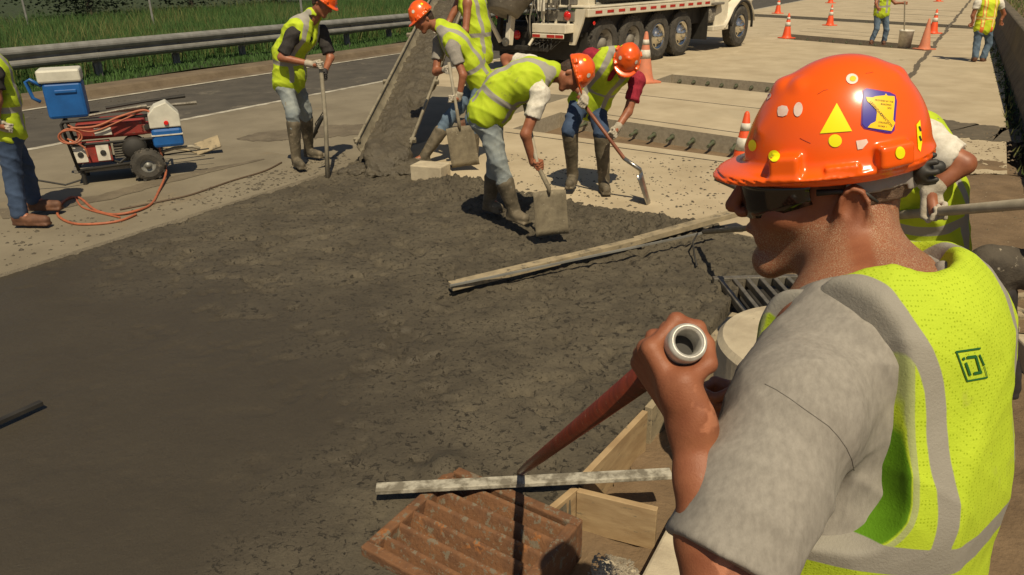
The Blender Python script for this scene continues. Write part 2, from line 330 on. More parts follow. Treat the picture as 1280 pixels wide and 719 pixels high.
def surface_nets(F, lo, h):
    s = F < 0; c = np.zeros(tuple(np.array(F.shape)-1), np.uint8); C8 = [(i, j, k) for i in (0, 1) for j in (0, 1) for k in (0, 1)]
    for i, j, k in C8: c += s[i:s.shape[0]-1+i, j:s.shape[1]-1+j, k:s.shape[2]-1+k]
    mask = (c > 0) & (c < 8); idx = np.argwhere(mask)
    Vv = np.stack([F[idx[:, 0]+i, idx[:, 1]+j, idx[:, 2]+k] for i, j, k in C8], 1)
    P = np.zeros((len(idx), 3)); cnt = np.zeros(len(idx))
    for a in range(8):
        for b in range(a+1, 8):
            da = np.array(C8[a]); db = np.array(C8[b])
            if np.abs(da-db).sum() != 1: continue
            cr = (Vv[:, a] < 0) != (Vv[:, b] < 0); t = Vv[cr, a]/(Vv[cr, a]-Vv[cr, b]); P[cr] += da+t[:, None]*(db-da); cnt[cr] += 1
    verts = lo+h*(idx+P/cnt[:, None]); vid = np.full(mask.shape, -1, np.int32); vid[mask] = np.arange(len(idx))
    quads = []
    x = np.argwhere(s[:-1, 1:-1, 1:-1] != s[1:, 1:-1, 1:-1])+(0, 1, 1); i, j, k = x.T
    q = np.stack([vid[i, j-1, k-1], vid[i, j, k-1], vid[i, j, k], vid[i, j-1, k]], 1); fl = ~s[i, j, k]; q[fl] = q[fl][:, ::-1]; quads.append(q)
    x = np.argwhere(s[1:-1, :-1, 1:-1] != s[1:-1, 1:, 1:-1])+(1, 0, 1); i, j, k = x.T
    q = np.stack([vid[i-1, j, k-1], vid[i-1, j, k], vid[i, j, k], vid[i, j, k-1]], 1); fl = ~s[i, j, k]; q[fl] = q[fl][:, ::-1]; quads.append(q)
    x = np.argwhere(s[1:-1, 1:-1, :-1] != s[1:-1, 1:-1, 1:])+(1, 1, 0); i, j, k = x.T
    q = np.stack([vid[i-1, j-1, k], vid[i, j-1, k], vid[i, j, k], vid[i-1, j, k]], 1); fl = ~s[i, j, k]; q[fl] = q[fl][:, ::-1]; quads.append(q)
    return verts, np.concatenate(quads)
M['khaki'] = mat('dusty_work_trousers', (.085, .07, .05), .9, (.035, .029, .022), 9, bump=.5, bscale=90, spots=[(14, .62, (.3, .26, .19))])
M['mud_steel'] = mat('mud_caked_steel', (.22, .185, .12), .8, (.14, .115, .075), 14, bump=.6, bscale=50, bdist=.005, spots=[(30, .64, (.32, .28, .2))])
M['chute'] = mat('worn_chute_steel', (.30, .26, .18), .6, (.19, .165, .115), 6, bump=.4, bscale=40, bdist=.004, metal=.15, spots=[(13, .6, (.15, .125, .085)), (30, .68, (.36, .32, .24))])
M['pale_steel'] = mat('pale_scuffed_steel', (.62, .6, .54), .45, (.42, .4, .35), 60, metal=.4)
M['strap'] = mat('grey_plastic_strap', (.33, .30, .27), .5, (.28, .255, .23), 20)
M['seam'] = mat('dark_seam', (.17, .155, .13), .9)
M['hose_brown'] = mat('brown_cord', (.12, .08, .05), .7); M['drum_paint'] = mat('dark_drum_paint', (.06, .055, .045), .5, (.035, .03, .026), 2)
M['scratch'] = mat('dark_scratch', (.4, .03, .004), .5)
# ================================================================== THE SETTING
RAZ = R(31); RU = np.array([math.sin(RAZ), math.cos(RAZ)]); RV = np.array([math.cos(RAZ), -math.sin(RAZ)])   # along and across the road
def uv(u, v): p = RU*u+RV*v; return p
def touv(p): return float(np.dot(p[:2], RU)), float(np.dot(p[:2], RV))
V_FORM, V_L1, V_J, V_WH, V_CURB = -5.92, -5.35, -1.12, -10.2, -13.45
def crossline(p, q):
    """a line across the road, u as a function of v"""
    (u0, v0), (u1, v1) = touv(G(*p)), touv(G(*q)); return lambda v: u0+(u1-u0)*(v-v0)/(v1-v0)
T1a, T1b = crossline((772.5, 178.4), (906, 196.2)), crossline((776.7, 151.3), (915.4, 171.1))
T2a, T2b = crossline((812, 101), (939, 114)), crossline((827, 92), (949, 102.3))
T3a, T3b = crossline((990, 49.5), (1150, 63)), crossline((992, 43), (1165, 57.5))
T4a, T4b = crossline((927, 20), (1209, 36)), crossline((927, 16.5), (1209, 32))
EDGE = crossline((600, 232), (850, 279))
def strip(v0, v1, c0, c1): return [uv(c0(v0), v0), uv(c0(v1), v1), uv(c1(v1), v1), uv(c1(v0), v0)]
def const(u): return lambda v: u

# one ground sheet to the horizon, the work pit is a lower sheet
def sheet(name, poly, z, m, kind='structure'):
    return mesh_obj(name, [(p[0], p[1], z) for p in poly], [tuple(range(len(poly)))], m, kind=kind)
sheet('ground', [(-1500, -1500), (1500, -1500), (1500, 1500), (-1500, 1500)], -.30, 'dirt')

pave = bpy.data.objects.new('pavement', None); COL.objects.link(pave); pave['kind'] = 'structure'
def slab(poly, m='slab', z=0., t=.26, gap=.003):
    c = np.mean(poly, 0); pp = [np.array(p)+(c-np.array(p))/np.linalg.norm(c-np.array(p))*gap for p in poly]
    a = MB().prism(pp, z-t, z); o = a.obj('slab', m, pave, at=(c[0], c[1], 0)); o.data.materials.append(M['slab_edge'])
    for q in o.data.polygons:
        if abs(q.normal.z) < .5: q.material_index = 1
    return o
# truck lane: old slabs either side of sawn joints, v from the white line to the repaired lane
us = [-14, -6, 1.2, 6.4, 12.0, 17.5, 23, 28.5, 34, 40, 47, 55, 65, 80, 110, 160]
for a, b in zip(us[:-1], us[1:]):
    if a < 28: slab(strip(V_WH, V_FORM, const(a), const(b)), 'left_slab_dimmed' if a < 12 else 'slab')
slab(strip(V_WH, V_FORM, const(28.5), T4a))
# repaired lane: slabs between the trenches
TR = []
slab(strip(V_FORM, V_J, EDGE, T1a), t=.26); S1 = slab(strip(V_L1, V_J, T1b, T2a)); S2 = slab(strip(V_L1, V_J, T2b, T3a)); S3 = slab(strip(V_L1, V_J, T3b, T4a))
slab(strip(V_FORM, V_L1, T1a, T4a))
S4 = slab(strip(V_WH, V_J, T4b, const(160)))
slab(strip(V_J, .45, const(7.4), T4a), 'slab'); slab(strip(V_J, .3, T4b, const(160)))
# sawn line close to each lip, and saw cuts across the slabs
saw = MB()
for c, off in ((T1b, .28), (T1a, -.25), (T1b, 2.2), (T3b, 1.3), (T3b, 2.6), (T4b, 2), (T4b, 5), (T4b, 9)):
    for (va, vb) in ((V_L1+.03, V_J-.03),):
        p, q = uv(c(va)+off, va), uv(c(vb)+off, vb); saw.beam((*p, .0015), (*q, .0015), .022 if off < 3 else .09, .003)
saw.obj('saw_cut', 'frame_dark', pave)
# dowels out of the far faces
def dowels(c, v0, v1, step, slab_, r=.02, ln=.2, z=-.11):
    m = MB().tube([(0, 0, 0), (-RU[0]*ln, -RU[1]*ln, -.012)], r, 8); m2 = MB().lathe((0, 0, 0), (-RU[0], -RU[1], 0), [(.036, 0), (.04, .006), (.026, .010), (.0, .011)], 10)
    m.add(m2.v, m2.f); first = None; v = v0
    while v < v1:
        p = uv(c(v)-.0, v)
        if first is None: first = m.obj('dowel', 'dowel', slab_, local=True)
        else: n = first.copy(); COL.objects.link(n); first_ = first; n.parent = slab_; 
        o = first if v == v0 else n; L0 = origin(slab_); o.location = (p[0]-L0[0], p[1]-L0[1], z+random.uniform(-.012, .012)); v += step*random.uniform(.94, 1.06)
dowels(T1b, V_L1+.2, V_J-.1, .30, S1, .022, .22)
dowels(T2b, V_L1+.2, V_J-.1, .31, S2, .02, .14)
dowels(T3b, V_L1+.2, V_J-.1, .42, S3, .02, .12)
dowels(T4b, -4.1, -1.4, .6, S4, .03, .12)
for c0, c1, va, vb in ((T1a, T1b, V_L1, V_J), (T2a, T2b, V_L1, V_J), (T3a, T3b, V_L1, V_J), (T4a, T4b, V_WH, .4)):
    dark = c0 is T4a
    P = strip(va-.05, vb+.05, lambda v: c0(v)-.05, lambda v: c1(v)+.05)
    mesh_obj('trench_floor', [(p[0], p[1], -.225 if not dark else -.12) for p in P], [(0, 1, 2, 3)], 'patch' if dark else 'dirt', kind='structure')
# longitudinal joint filler, asphalt lane, gutter, curb, verge
sheet('asphalt_lane', strip(V_CURB+.0, V_WH, const(-14), const(160)), -.004, 'asphalt')
sheet('lane_line', strip(V_WH-.06, V_WH+.07, const(-14), const(160)), .004, 'line')
sheet('gutter', strip(V_CURB-.42, V_CURB, const(-14), const(160)), .001, 'curb')
sheet('gutter_line', strip(V_CURB-.02, V_CURB+.1, const(-14), const(160)), .005, 'line')
def curbpoly(dv, z): return [(*uv(u, V_CURB+dv), z) for u in range(-14, 161, 2)]
rows = [curbpoly(-.40, .0), curbpoly(-.46, .1), curbpoly(-.52, .125), curbpoly(-1.0, .13), curbpoly(-1.3, .10)]
n = len(rows[0]); mesh_obj('curb', [p for r in rows for p in r], [(i*n+k, i*n+k+1, (i+1)*n+k+1, (i+1)*n+k) for i in range(4) for k in range(n-1)], 'curb', kind='structure')
jw = MB()                                   # dirt-filled longitudinal joint
pts = [uv(u, V_J+.035*math.sin(u*1.7)*math.sin(u*.6)) for u in np.arange(7.5, 60, .5)]
for i in range(len(pts)-1): jw.beam((*pts[i], .002), (*pts[i+1], .002), .10+.03*math.sin(i*2.1), .004)
mesh_obj('joint_filler', jw.v, jw.f, 'patch', kind='structure')
# flat marks on the road: mud stains and an asphalt patch, each a thin sheet of its own outline
def blot(px, z, m, name, jit=.04, sub=5):
    P = [G(*p)[:2] for p in px]; out = []
    for i in range(len(P)):
        a, b = P[i], P[(i+1) % len(P)]
        for k in range(sub): out.append(a+(b-a)*k/sub+RNG.normal(size=2)*jit)
    ar = sum(out[i][0]*out[(i+1) % len(out)][1]-out[(i+1) % len(out)][0]*out[i][1] for i in range(len(out)))
    if ar < 0: out = out[::-1]
    bm = bmesh.new(); bm.faces.new([bm.verts.new((p[0], p[1], z)) for p in out]); bmesh.ops.triangulate(bm, faces=bm.faces[:], ngon_method='EAR_CLIP'); bm.verts.index_update(); vs = [tuple(q.co) for q in bm.verts]; fs = [tuple(x.index for x in q.verts) for q in bm.faces]; bm.free()
    return mesh_obj(name, vs, fs, m, kind='structure')
def band(px, hw, z, m, name, n=90):
    """a stain or patch laid as one strip along a line, ragged on both edges"""
    P = [G(*p)[:2] for p in px]; t = np.linspace(0, len(P)-1, n); c = np.array([[np.interp(q, range(len(P)), [p[k] for p in P]) for k in (0, 1)] for q in t]); h = np.interp(t, range(len(P)), hw)
    d = np.gradient(c, axis=0); d /= np.linalg.norm(d, axis=1)[:, None]; nn = np.stack([-d[:, 1], d[:, 0]], 1); vs = []
    for i in range(n):
        for sgn in (-1, 1): w_ = h[i]*(1+.30*(fbm(np.array(i*.35), np.array(sgn*9.), 4, 7)-.5)*2); vs.append((*(c[i]+nn[i]*sgn*w_), z))
    return mesh_obj(name, vs, [(2*i, 2*i+2, 2*i+3, 2*i+1)[::-1] for i in range(n-1)], m, kind='structure')
band([(1105, 148), (1150, 154), (1200, 162), (1250, 168), (1277, 170)], [.35, .5, .55, .5, .42], .004, 'patch', 'asphalt_patch')
band([(0, 268), (60, 258), (130, 247), (190, 230), (262, 213), (330, 199)], [.20, .17, .13, .13, .10, .02], .004, 'stain', 'mud_stain')
band([(296, 174), (320, 172), (360, 168), (410, 164), (455, 161), (475, 160)], [.03, .3, .42, .45, .35, .05], .004, 'stain', 'mud_stain')
blot([(1160, 225), (1230, 218), (1300, 222), (1400, 300), (1300, 420), (1150, 400), (1120, 300)], .006, 'dirt', 'dirt_spill', .03)

# fresh concrete: one relief sheet, rough where it was just dumped, floated smooth nearer to us
def fresh_field(x, y):
    u = x*RU[0]+y*RU[1]; v = x*RV[0]+y*RV[1]
    ue = np.interp(v, [-6, -1], [EDGE(-6), EDGE(-1)])
    dist = ue-u                                                    # metres short of the far edge
    far = smoothstep(4.2, .3, dist); right = smoothstep(-3.2, -1.5, v)*smoothstep(4.8, 2.5, dist)
    rough = np.clip(.10+.8*far+.5*right, 0, 1)
    n1 = fbm(x*2.3, y*2.3, 4, 3)-.47; n2 = fbm(x*9, y*9, 4, 11)-.47; n3 = fbm(x*30, y*30, 3, 23)-.44
    z = -.022+rough*(.034*n1+.018*n2+.042*np.abs(n3)+.03*(fbm(x*18, y*18, 2, 31)-.4))+.012*(fbm(x*1.3, y*1.3, 3, 5)-.5)+.004*n3*rough
    z -= (1-rough)*0+.028*smoothstep(.56, .66, fbm(x*7, y*7, 4, 40))*smoothstep(.08, .5, rough+.25*(fbm(x*.9, y*.9, 2, 8)))
    # the heap under the chute and what the shovels piled along the edge
    for (cx, cy), a, r in ((G(490, 205)[:2], .17, .42), (G(560, 232)[:2], .09, .35), (G(660, 262)[:2], .06, .45), (G(770, 285)[:2], .07, .5), (G(860, 292)[:2], .06, .45), (G(600, 240)[:2], .07, .3)):
        d2 = ((x-cx)**2+(y-cy)**2)/r**2; z = z+a*np.exp(-d2)*(.8+.9*n2+1.4*(n3))
    over = smoothstep(.0, .35, -dist+.12*(fbm(x*3, y*3, 3, 9)-.5)*3); z = z-over*.12
    gl, gt, gr = G(450, 683, .02)[:2], G(567, 580, .02)[:2], G(729, 649, .02)[:2]; ea, eb = gt-gl, gr-gt; det = ea[0]*eb[1]-ea[1]*eb[0]
    ga = ((x-gl[0])*eb[1]-(y-gl[1])*eb[0])/det; gb = (ea[0]*(y-gl[1])-ea[1]*(x-gl[0]))/det; z = np.where((ga > .06) & (ga < .94) & (gb > .06) & (gb < .96), -.33, z)
    g_ = G(556, 584); z = z+.075*np.exp(-((x-g_[0])**2+(y-g_[1])**2)/.10**2)
    z = np.where(v > V_J+.0, -.34, z)
    z = np.where(v < V_FORM+.0, np.minimum(z, -.10), z)
    return z
hx = .018; gx = np.arange(-6.2, 3.6, hx); gy = np.arange(.7, 9.3, hx)
X, Yy = np.meshgrid(gx, gy, indexing='ij'); u_ = X*RU[0]+Yy*RU[1]; v_ = X*RV[0]+Yy*RV[1]
Z = fresh_field(X, Yy); keep = (v_ > V_FORM-.08) & (v_ < V_J+.03) & (u_ < EDGE(-3)+1.6)
nid = np.arange(X.size).reshape(X.shape); kq = keep[:-1, :-1] & keep[1:, :-1] & keep[1:, 1:] & keep[:-1, 1:]
q = np.stack([nid[:-1, :-1][kq], nid[1:, :-1][kq], nid[1:, 1:][kq], nid[:-1, 1:][kq]], 1); used = np.unique(q); rm = np.full(X.size, -1); rm[used] = np.arange(len(used))
def rough_field(x, y):
    u = x*RU[0]+y*RU[1]; v = x*RV[0]+y*RV[1]; dist = np.interp(v, [-6, -1], [EDGE(-6), EDGE(-1)])-u
    return np.clip(smoothstep(3.9, 1.6, dist+.9*(fbm(x*1.1, y*1.1, 3, 91)-.5)*2)+smoothstep(-2.7, -1.5, v+.8*(fbm(x*1.4, y*1.4, 3, 92)-.5)*2)*smoothstep(6.3, 4.4, dist)+.12, 0, 1)
fo = mesh_obj('fresh_concrete', np.stack([X.ravel(), Yy.ravel(), Z.ravel()], 1)[used], rm[q], 'fresh', smooth=True, kind='structure', attrs={'rough': rough_field(X.ravel(), Yy.ravel())[used]})
def tune_fresh(m):
    """paste colour that lightens where it is crumbly, sparse pits and pebbles, a film of water where it was floated"""
    t = m.node_tree; N, L = t.nodes, t.links; b = N['Principled BSDF']
    for n in list(N):
        if n.type not in ('BSDF_PRINCIPLED', 'OUTPUT_MATERIAL'): N.remove(n)
    tc = N.new('ShaderNodeTexCoord').outputs['Object']
    def noise(s, d=5, r=.6, w=0.): n = N.new('ShaderNodeTexNoise'); n.inputs['Scale'].default_value = s; n.inputs['Detail'].default_value = d; n.inputs['Roughness'].default_value = r; n.inputs['Distortion'].default_value = w; L.new(tc, n.inputs['Vector']); return n.outputs['Fac']
    def mr(f, a, c, lo=0., hi=1.): r = N.new('ShaderNodeMapRange'); [setattr(r.inputs[i], 'default_value', v) for i, v in ((1, a), (2, c), (3, lo), (4, hi))]; L.new(f, r.inputs[0]); return r.outputs[0]
    def ma(op, x, y): q = N.new('ShaderNodeMath'); q.operation = op; [(L.new(v, q.inputs[i]) if hasattr(v, 'links') else setattr(q.inputs[i], 'default_value', v)) for i, v in enumerate((x, y))]; return q.outputs[0]
    def mix(f, x, y):
        q = N.new('ShaderNodeMix'); q.data_type = 'RGBA'; L.new(f, q.inputs[0])
        for i, v in ((6, x), (7, y)): (L.new(v, q.inputs[i]) if hasattr(v, 'links') else setattr(q.inputs[i], 'default_value', (*v, 1)))
        return q.outputs[2]
    at = N.new('ShaderNodeAttribute'); at.attribute_name = 'rough'; ro = at.outputs['Fac']
    patch = mr(noise(2.2, 5, .65), .38, .66); dens = ma('MULTIPLY', ro, mr(patch, 0, 1, .35, 1.))
    pit = ma('MULTIPLY', mr(noise(24, 6, .72, .8), .585, .63), mr(dens, .1, .5)); pit2 = ma('MULTIPLY', mr(noise(62, 4, .7, .5), .62, .66), mr(dens, .05, .4))
    base = mix(noise(.9, 5), (.046, .037, .025), (.060, .050, .034)); crumb = mix(noise(5, 6, .7), (.104, .086, .057), (.140, .119, .080)); c = mix(dens, base, crumb)
    c = mix(mr(noise(150, 3, .7), .3, .72), c, mix(dens, (.038, .031, .021), (.09, .075, .05))); c = mix(ma('MULTIPLY', pit, .8), c, (.03, .024, .016)); c = mix(ma('MULTIPLY', pit2, .7), c, (.035, .028, .019))
    L.new(c, b.inputs['Base Color']); L.new(mr(ro, 0, 1, .5, .82), b.inputs['Roughness'])
    h = ma('ADD', ma('MULTIPLY', noise(30, 7, .68, .4), mr(ro, 0, 1, .22, .9)), ma('MULTIPLY', ma('ADD', pit, ma('MULTIPLY', pit2, .5)), -.9)); h = ma('ADD', h, ma('MULTIPLY', noise(5, 4, .5, 1.), .35))
    bp = N.new('ShaderNodeBump'); bp.inputs['Strength'].default_value = .85; bp.inputs['Distance'].default_value = .016; L.new(h, bp.inputs['Height']); L.new(bp.outputs[0], b.inputs['Normal'])
tune_fresh(M['fresh'])
# rough earth right of the forms
gx = np.arange(-.6, 5.4, .05); gy = np.arange(.4, 8.2, .05); X, Yy = np.meshgrid(gx, gy, indexing='ij'); v_ = X*RV[0]+Yy*RV[1]; u_ = X*RU[0]+Yy*RU[1]
Z = -.2+.10*(fbm(X*2, Yy*2, 4, 77)-.5)+.05*(fbm(X*9, Yy*9, 3, 78)-.5)+.2*smoothstep(4.3, 6.0, u_+.5*(v_)); keep = (v_ > V_J-.02) & (v_ < 2.2)
nid = np.arange(X.size).reshape(X.shape); kq = keep[:-1, :-1] & keep[1:, :-1] & keep[1:, 1:] & keep[:-1, 1:]
q = np.stack([nid[:-1, :-1][kq], nid[1:, :-1][kq], nid[1:, 1:][kq], nid[:-1, 1:][kq]], 1); used = np.unique(q); rm = np.full(X.size, -1); rm[used] = np.arange(len(used))
mesh_obj('earth', np.stack([X.ravel(), Yy.ravel(), Z.ravel()], 1)[used], rm[q], 'dirt', smooth=True, kind='structure')
# crumbs of concrete on the slabs
def crumbs(n, px, r0, r1, m, name):
    b = MB(); P = [G(*p)[:2] for p in px]
    for _ in range(n):
        a, c = random.random(), random.random(); p = (P[0]*(1-a)+P[1]*a)*(1-c)+(P[3]*(1-a)+P[2]*a)*c; r = random.uniform(r0, r1)*random.uniform(.4, 1); an = random.uniform(0, 6.28)
        vs = [(p[0]+r*math.cos(an+k*1.2566)*random.uniform(.6, 1.2), p[1]+r*math.sin(an+k*1.2566)*random.uniform(.6, 1.2), .0) for k in range(5)]+[(p[0], p[1], r*random.uniform(.3, .8))]
        b.add(vs, [(k, (k+1) % 5, 5) for k in range(5)])
    return mesh_obj(name, b.v, b.f, m, kind='stuff')
crumbs(420, [(250, 262), (440, 204), (430, 190), (240, 240)], .008, .03, 'fresh_lump', 'concrete_crumbs')
crumbs(160, [(0, 340), (250, 255), (250, 236), (0, 290)], .006, .03, 'fresh_lump', 'concrete_crumbs')
crumbs(700, [(600, 236), (905, 277), (905, 200), (640, 190)], .005, .026, 'fresh_lump', 'concrete_crumbs')
crumbs(900, [(1120, 300), (1280, 300), (1279, 160), (1150, 160)], .006, .03, 'curb', 'gravel')
crumbs(500, [(735, 719), (800, 719), (790, 700), (745, 690)], .003, .009, 'gravel', 'gravel')
crumbs(300, [(1235, 60), (1262, 60), (1290, 170), (1262, 170)], .02, .06, 'grass_soil', 'gravel')
crumbs(260, [(0, 158), (300, 105), (300, 88), (0, 140)], .008, .025, 'fresh_lump', 'gravel')

# verge: grassy soil sheet, rolling up behind the rail
gu = np.concatenate([np.arange(-14, 60, 1.2), np.arange(60, 170, 8)]); gv = np.concatenate([np.arange(-1.25, -12, -.6), np.arange(-12, -80, -4)])
vs = []; 
def verge_z(dv): return .09+.0*dv+np.interp(-dv, [1.2, 3, 9, 20, 80], [0, .02, -.1, -.25, .3])
for a in gu:
    for b in gv: p = uv(a, V_CURB+b); vs.append((p[0], p[1], verge_z(b)+.05*math.sin(a*.8+b)))
n = len(gv); mesh_obj('grass_verge', vs, [(i*n+k, i*n+k+1, (i+1)*n+k+1, (i+1)*n+k) for i in range(len(gu)-1) for k in range(n-1)], 'grass_soil', kind='structure')
def blades(name, N, samp, hgt, wid, m, zf):
    u, v = samp(N); p = np.outer(u, RU)+np.outer(v, RV); z = zf(v, u); h = hgt(N, u, v); an = RNG.uniform(0, 6.28, N); lx = RNG.normal(size=(N, 2))*.28*h[:, None]
    dx = np.stack([np.cos(an), np.sin(an)], 1)*(wid*(.6+.8*RNG.random(N)))[:, None]
    P = np.zeros((N, 5, 3)); P[:, 0, :2] = p-dx; P[:, 1, :2] = p+dx; P[:, 2, :2] = p+dx*.8+lx*.4; P[:, 3, :2] = p-dx*.8+lx*.4; P[:, 4, :2] = p+lx
    P[:, :2, 2] = (z-.02)[:, None]; P[:, 2:4, 2] = (z+h*.55)[:, None]; P[:, 4, 2] = z+h
    i = np.arange(N)[:, None]*5; F = np.concatenate([i+[0, 1, 2], i+[0, 2, 3], i+[3, 2, 4]]); mesh_obj(name, P.reshape(-1, 3), F, m, kind='stuff')
VR = V_CURB-2.2                              # the rail stands here
zf = lambda v, u: np.interp(-(v-V_CURB), [1.2, 3, 9, 20, 80], [.09, .11, -.01, -.16, .39])+.05*np.sin(u*.8+v-V_CURB)
blades('tall_grass', 120000, lambda N: (RNG.uniform(4, 70, N), VR-.7-RNG.random(N)**1.6*26), lambda N, u, v: (.32+.3*RNG.random(N))*(.6+.8*vnoise(u*.35, v*.35, 4)), .009, 'grass_a', zf)
blades('dry_tall_grass', 30000, lambda N: (RNG.uniform(4, 70, N), VR-.7-RNG.random(N)**1.6*26), lambda N, u, v: (.35+.4*RNG.random(N))*(.3+1.1*vnoise(u*.3, v*.3, 14)), .007, 'grass_b', zf)
blades('mown_grass', 26000, lambda N: (RNG.uniform(4, 50, N), V_CURB-1.25-RNG.random(N)*1.9), lambda N, u, v: .05+.14*RNG.random(N)*vnoise(u*1.2, v*2, 6), .012, 'grass_a', zf)

# guardrail
def guardrail():
    g0 = uv(2, VR); t = thing('guardrail', 'long galvanised steel guardrail on posts between the asphalt lane and the tall grass', 'guardrail', (g0[0], g0[1], 0))
    prof = [(-.03, .30), (-.015, .315), (.05, .345), (.065, .38), (.065, .41), (.05, .445), (-.02, .48), (-.03, .50), (-.02, .52), (.05, .555), (.065, .59), (.065, .62), (.05, .655), (-.015, .685), (-.03, .70)]
    for s0 in np.arange(2, 66, 3.81):
        us_ = [s0, s0+3.9]; vs = [(*uv(a, VR+d+(.006 if a == s0 else 0)), z+.12) for a in us_ for d, z in prof]; n = len(prof)
        o = mesh_obj('rail_panel', vs, [(k, k+1, n+k+1, n+k) for k in range(n-1)], 'galv', t); sm = o.modifiers.new('thick', 'SOLIDIFY'); sm.thickness = .006
        for a in (s0, s0+1.905):
            p = uv(a+.1, VR-.17); b = MB(); b.box((p[0], p[1], .38), (.16, .012, .86), (RU[0], RU[1], 0)); b.box((p[0]+RV[0]*.05, p[1]+RV[1]*.05, .38), (.008, .1, .86), (RU[0], RU[1], 0)); b.box((p[0]-RV[0]*.05, p[1]-RV[1]*.05, .38), (.16, .008, .86), (RU[0], RU[1], 0))
            b.obj('post', 'galv', t); q = uv(a+.1, VR-.07); MB().box((q[0], q[1], .6), (.14, .1, .4), (RU[0], RU[1], 0)).obj('block', 'wood_old', t)
            q = uv(a+.1, VR+.0); MB().lathe((q[0], q[1], .62), (RV[0], RV[1], 0), [(.02, -.05), (.02, .0), (.012, .012), (0, .013)], 8).obj('bolt', 'steel_dull', t)
guardrail()
# marker posts in the grass, trees along the far side of the field
PG = 'thin marker posts in the grass field'
for px, py, h, lab in ((35, 34, .95, 'pale marker post in the tall grass, leftmost of the four'), (192, 26, .9, 'pale marker post in the grass to the right above the white cooler lid'), (379, 15, .8, 'pale marker post in the grass behind the stooping worker with the pole'), (652, 12, .8, 'pale marker post in the grass, rightmost and nearest the truck')):
    p = G(px, 30 if px < 600 else 26); p = p*[1, 1, 0]; b = MB().box((p[0], p[1], h/2-.1), (.09, .03, h+.9)); tag(b.obj('marker_post', 'galv', at=(p[0], p[1], 0)), lab, 'marker post', PG)
def tree(x, y, h, r, label, seed):
    rg = np.random.default_rng(seed); t = thing('tree', label, 'tree', (x, y, 0), 'dark trees along the far side of the field')
    b = MB().tube([(x, y, -.4), (x+.1, y, h*.3), (x-.1, y+.1, h*.75)], [.22, .16, .05], 8)
    for k in range(7):
        a = rg.uniform(0, 6.28); z0 = h*rg.uniform(.2, .6); b.tube([(x, y, z0), (x+math.cos(a)*r*.4, y+math.sin(a)*r*.4, z0+h*.12), (x+math.cos(a)*r*.75, y+math.sin(a)*r*.75, z0+h*.22)], [.07, .05, .02], 5)
    b.obj('trunk', 'bark', t)
    N = 9000; cl = rg.normal(size=(26, 3)); cl = cl/np.linalg.norm(cl, axis=1)[:, None]*rg.uniform(.35, 1, (26, 1))*[r, r, h*.40]+[x, y, h*.42]
    c = cl[rg.integers(0, 26, N)]+rg.normal(size=(N, 3))*r*.27; c[:, 2] = np.maximum(c[:, 2], .1); n_ = rg.normal(size=(N, 3)); n_ /= np.linalg.norm(n_, axis=1)[:, None]; a = np.cross(n_, [0, 0, 1]); a /= np.linalg.norm(a, axis=1)[:, None]+1e-6; b2 = np.cross(n_, a); s = rg.uniform(.05, .13, (N, 1))
    P = np.stack([c-a*s, c-b2*s*.6, c+a*s, c+b2*s*.6], 1).reshape(-1, 3); mesh_obj('crown', P, np.arange(4*N).reshape(-1, 4), 'leaf', t)
for i, (u, v, h, r, l) in enumerate(((26, -42, 7, 3.4, 'dark leafy tree at the top left corner of the field'), (34, -44, 8, 3.6, 'dark tree behind the second marker post'), (43, -46, 7, 3.6, 'dark tree on the far field edge, third from the left'), (54, -47, 8, 4, 'dark tree on the far field edge above the stooping worker with the pole'), (68, -49, 9, 4.5, 'dark tree on the far field edge left of the truck'), (84, -52, 9, 5, 'farthest dark tree on the field edge behind the truck'))):
    p = uv(u, v); tree(p[0], p[1], h, r, l, i+50)

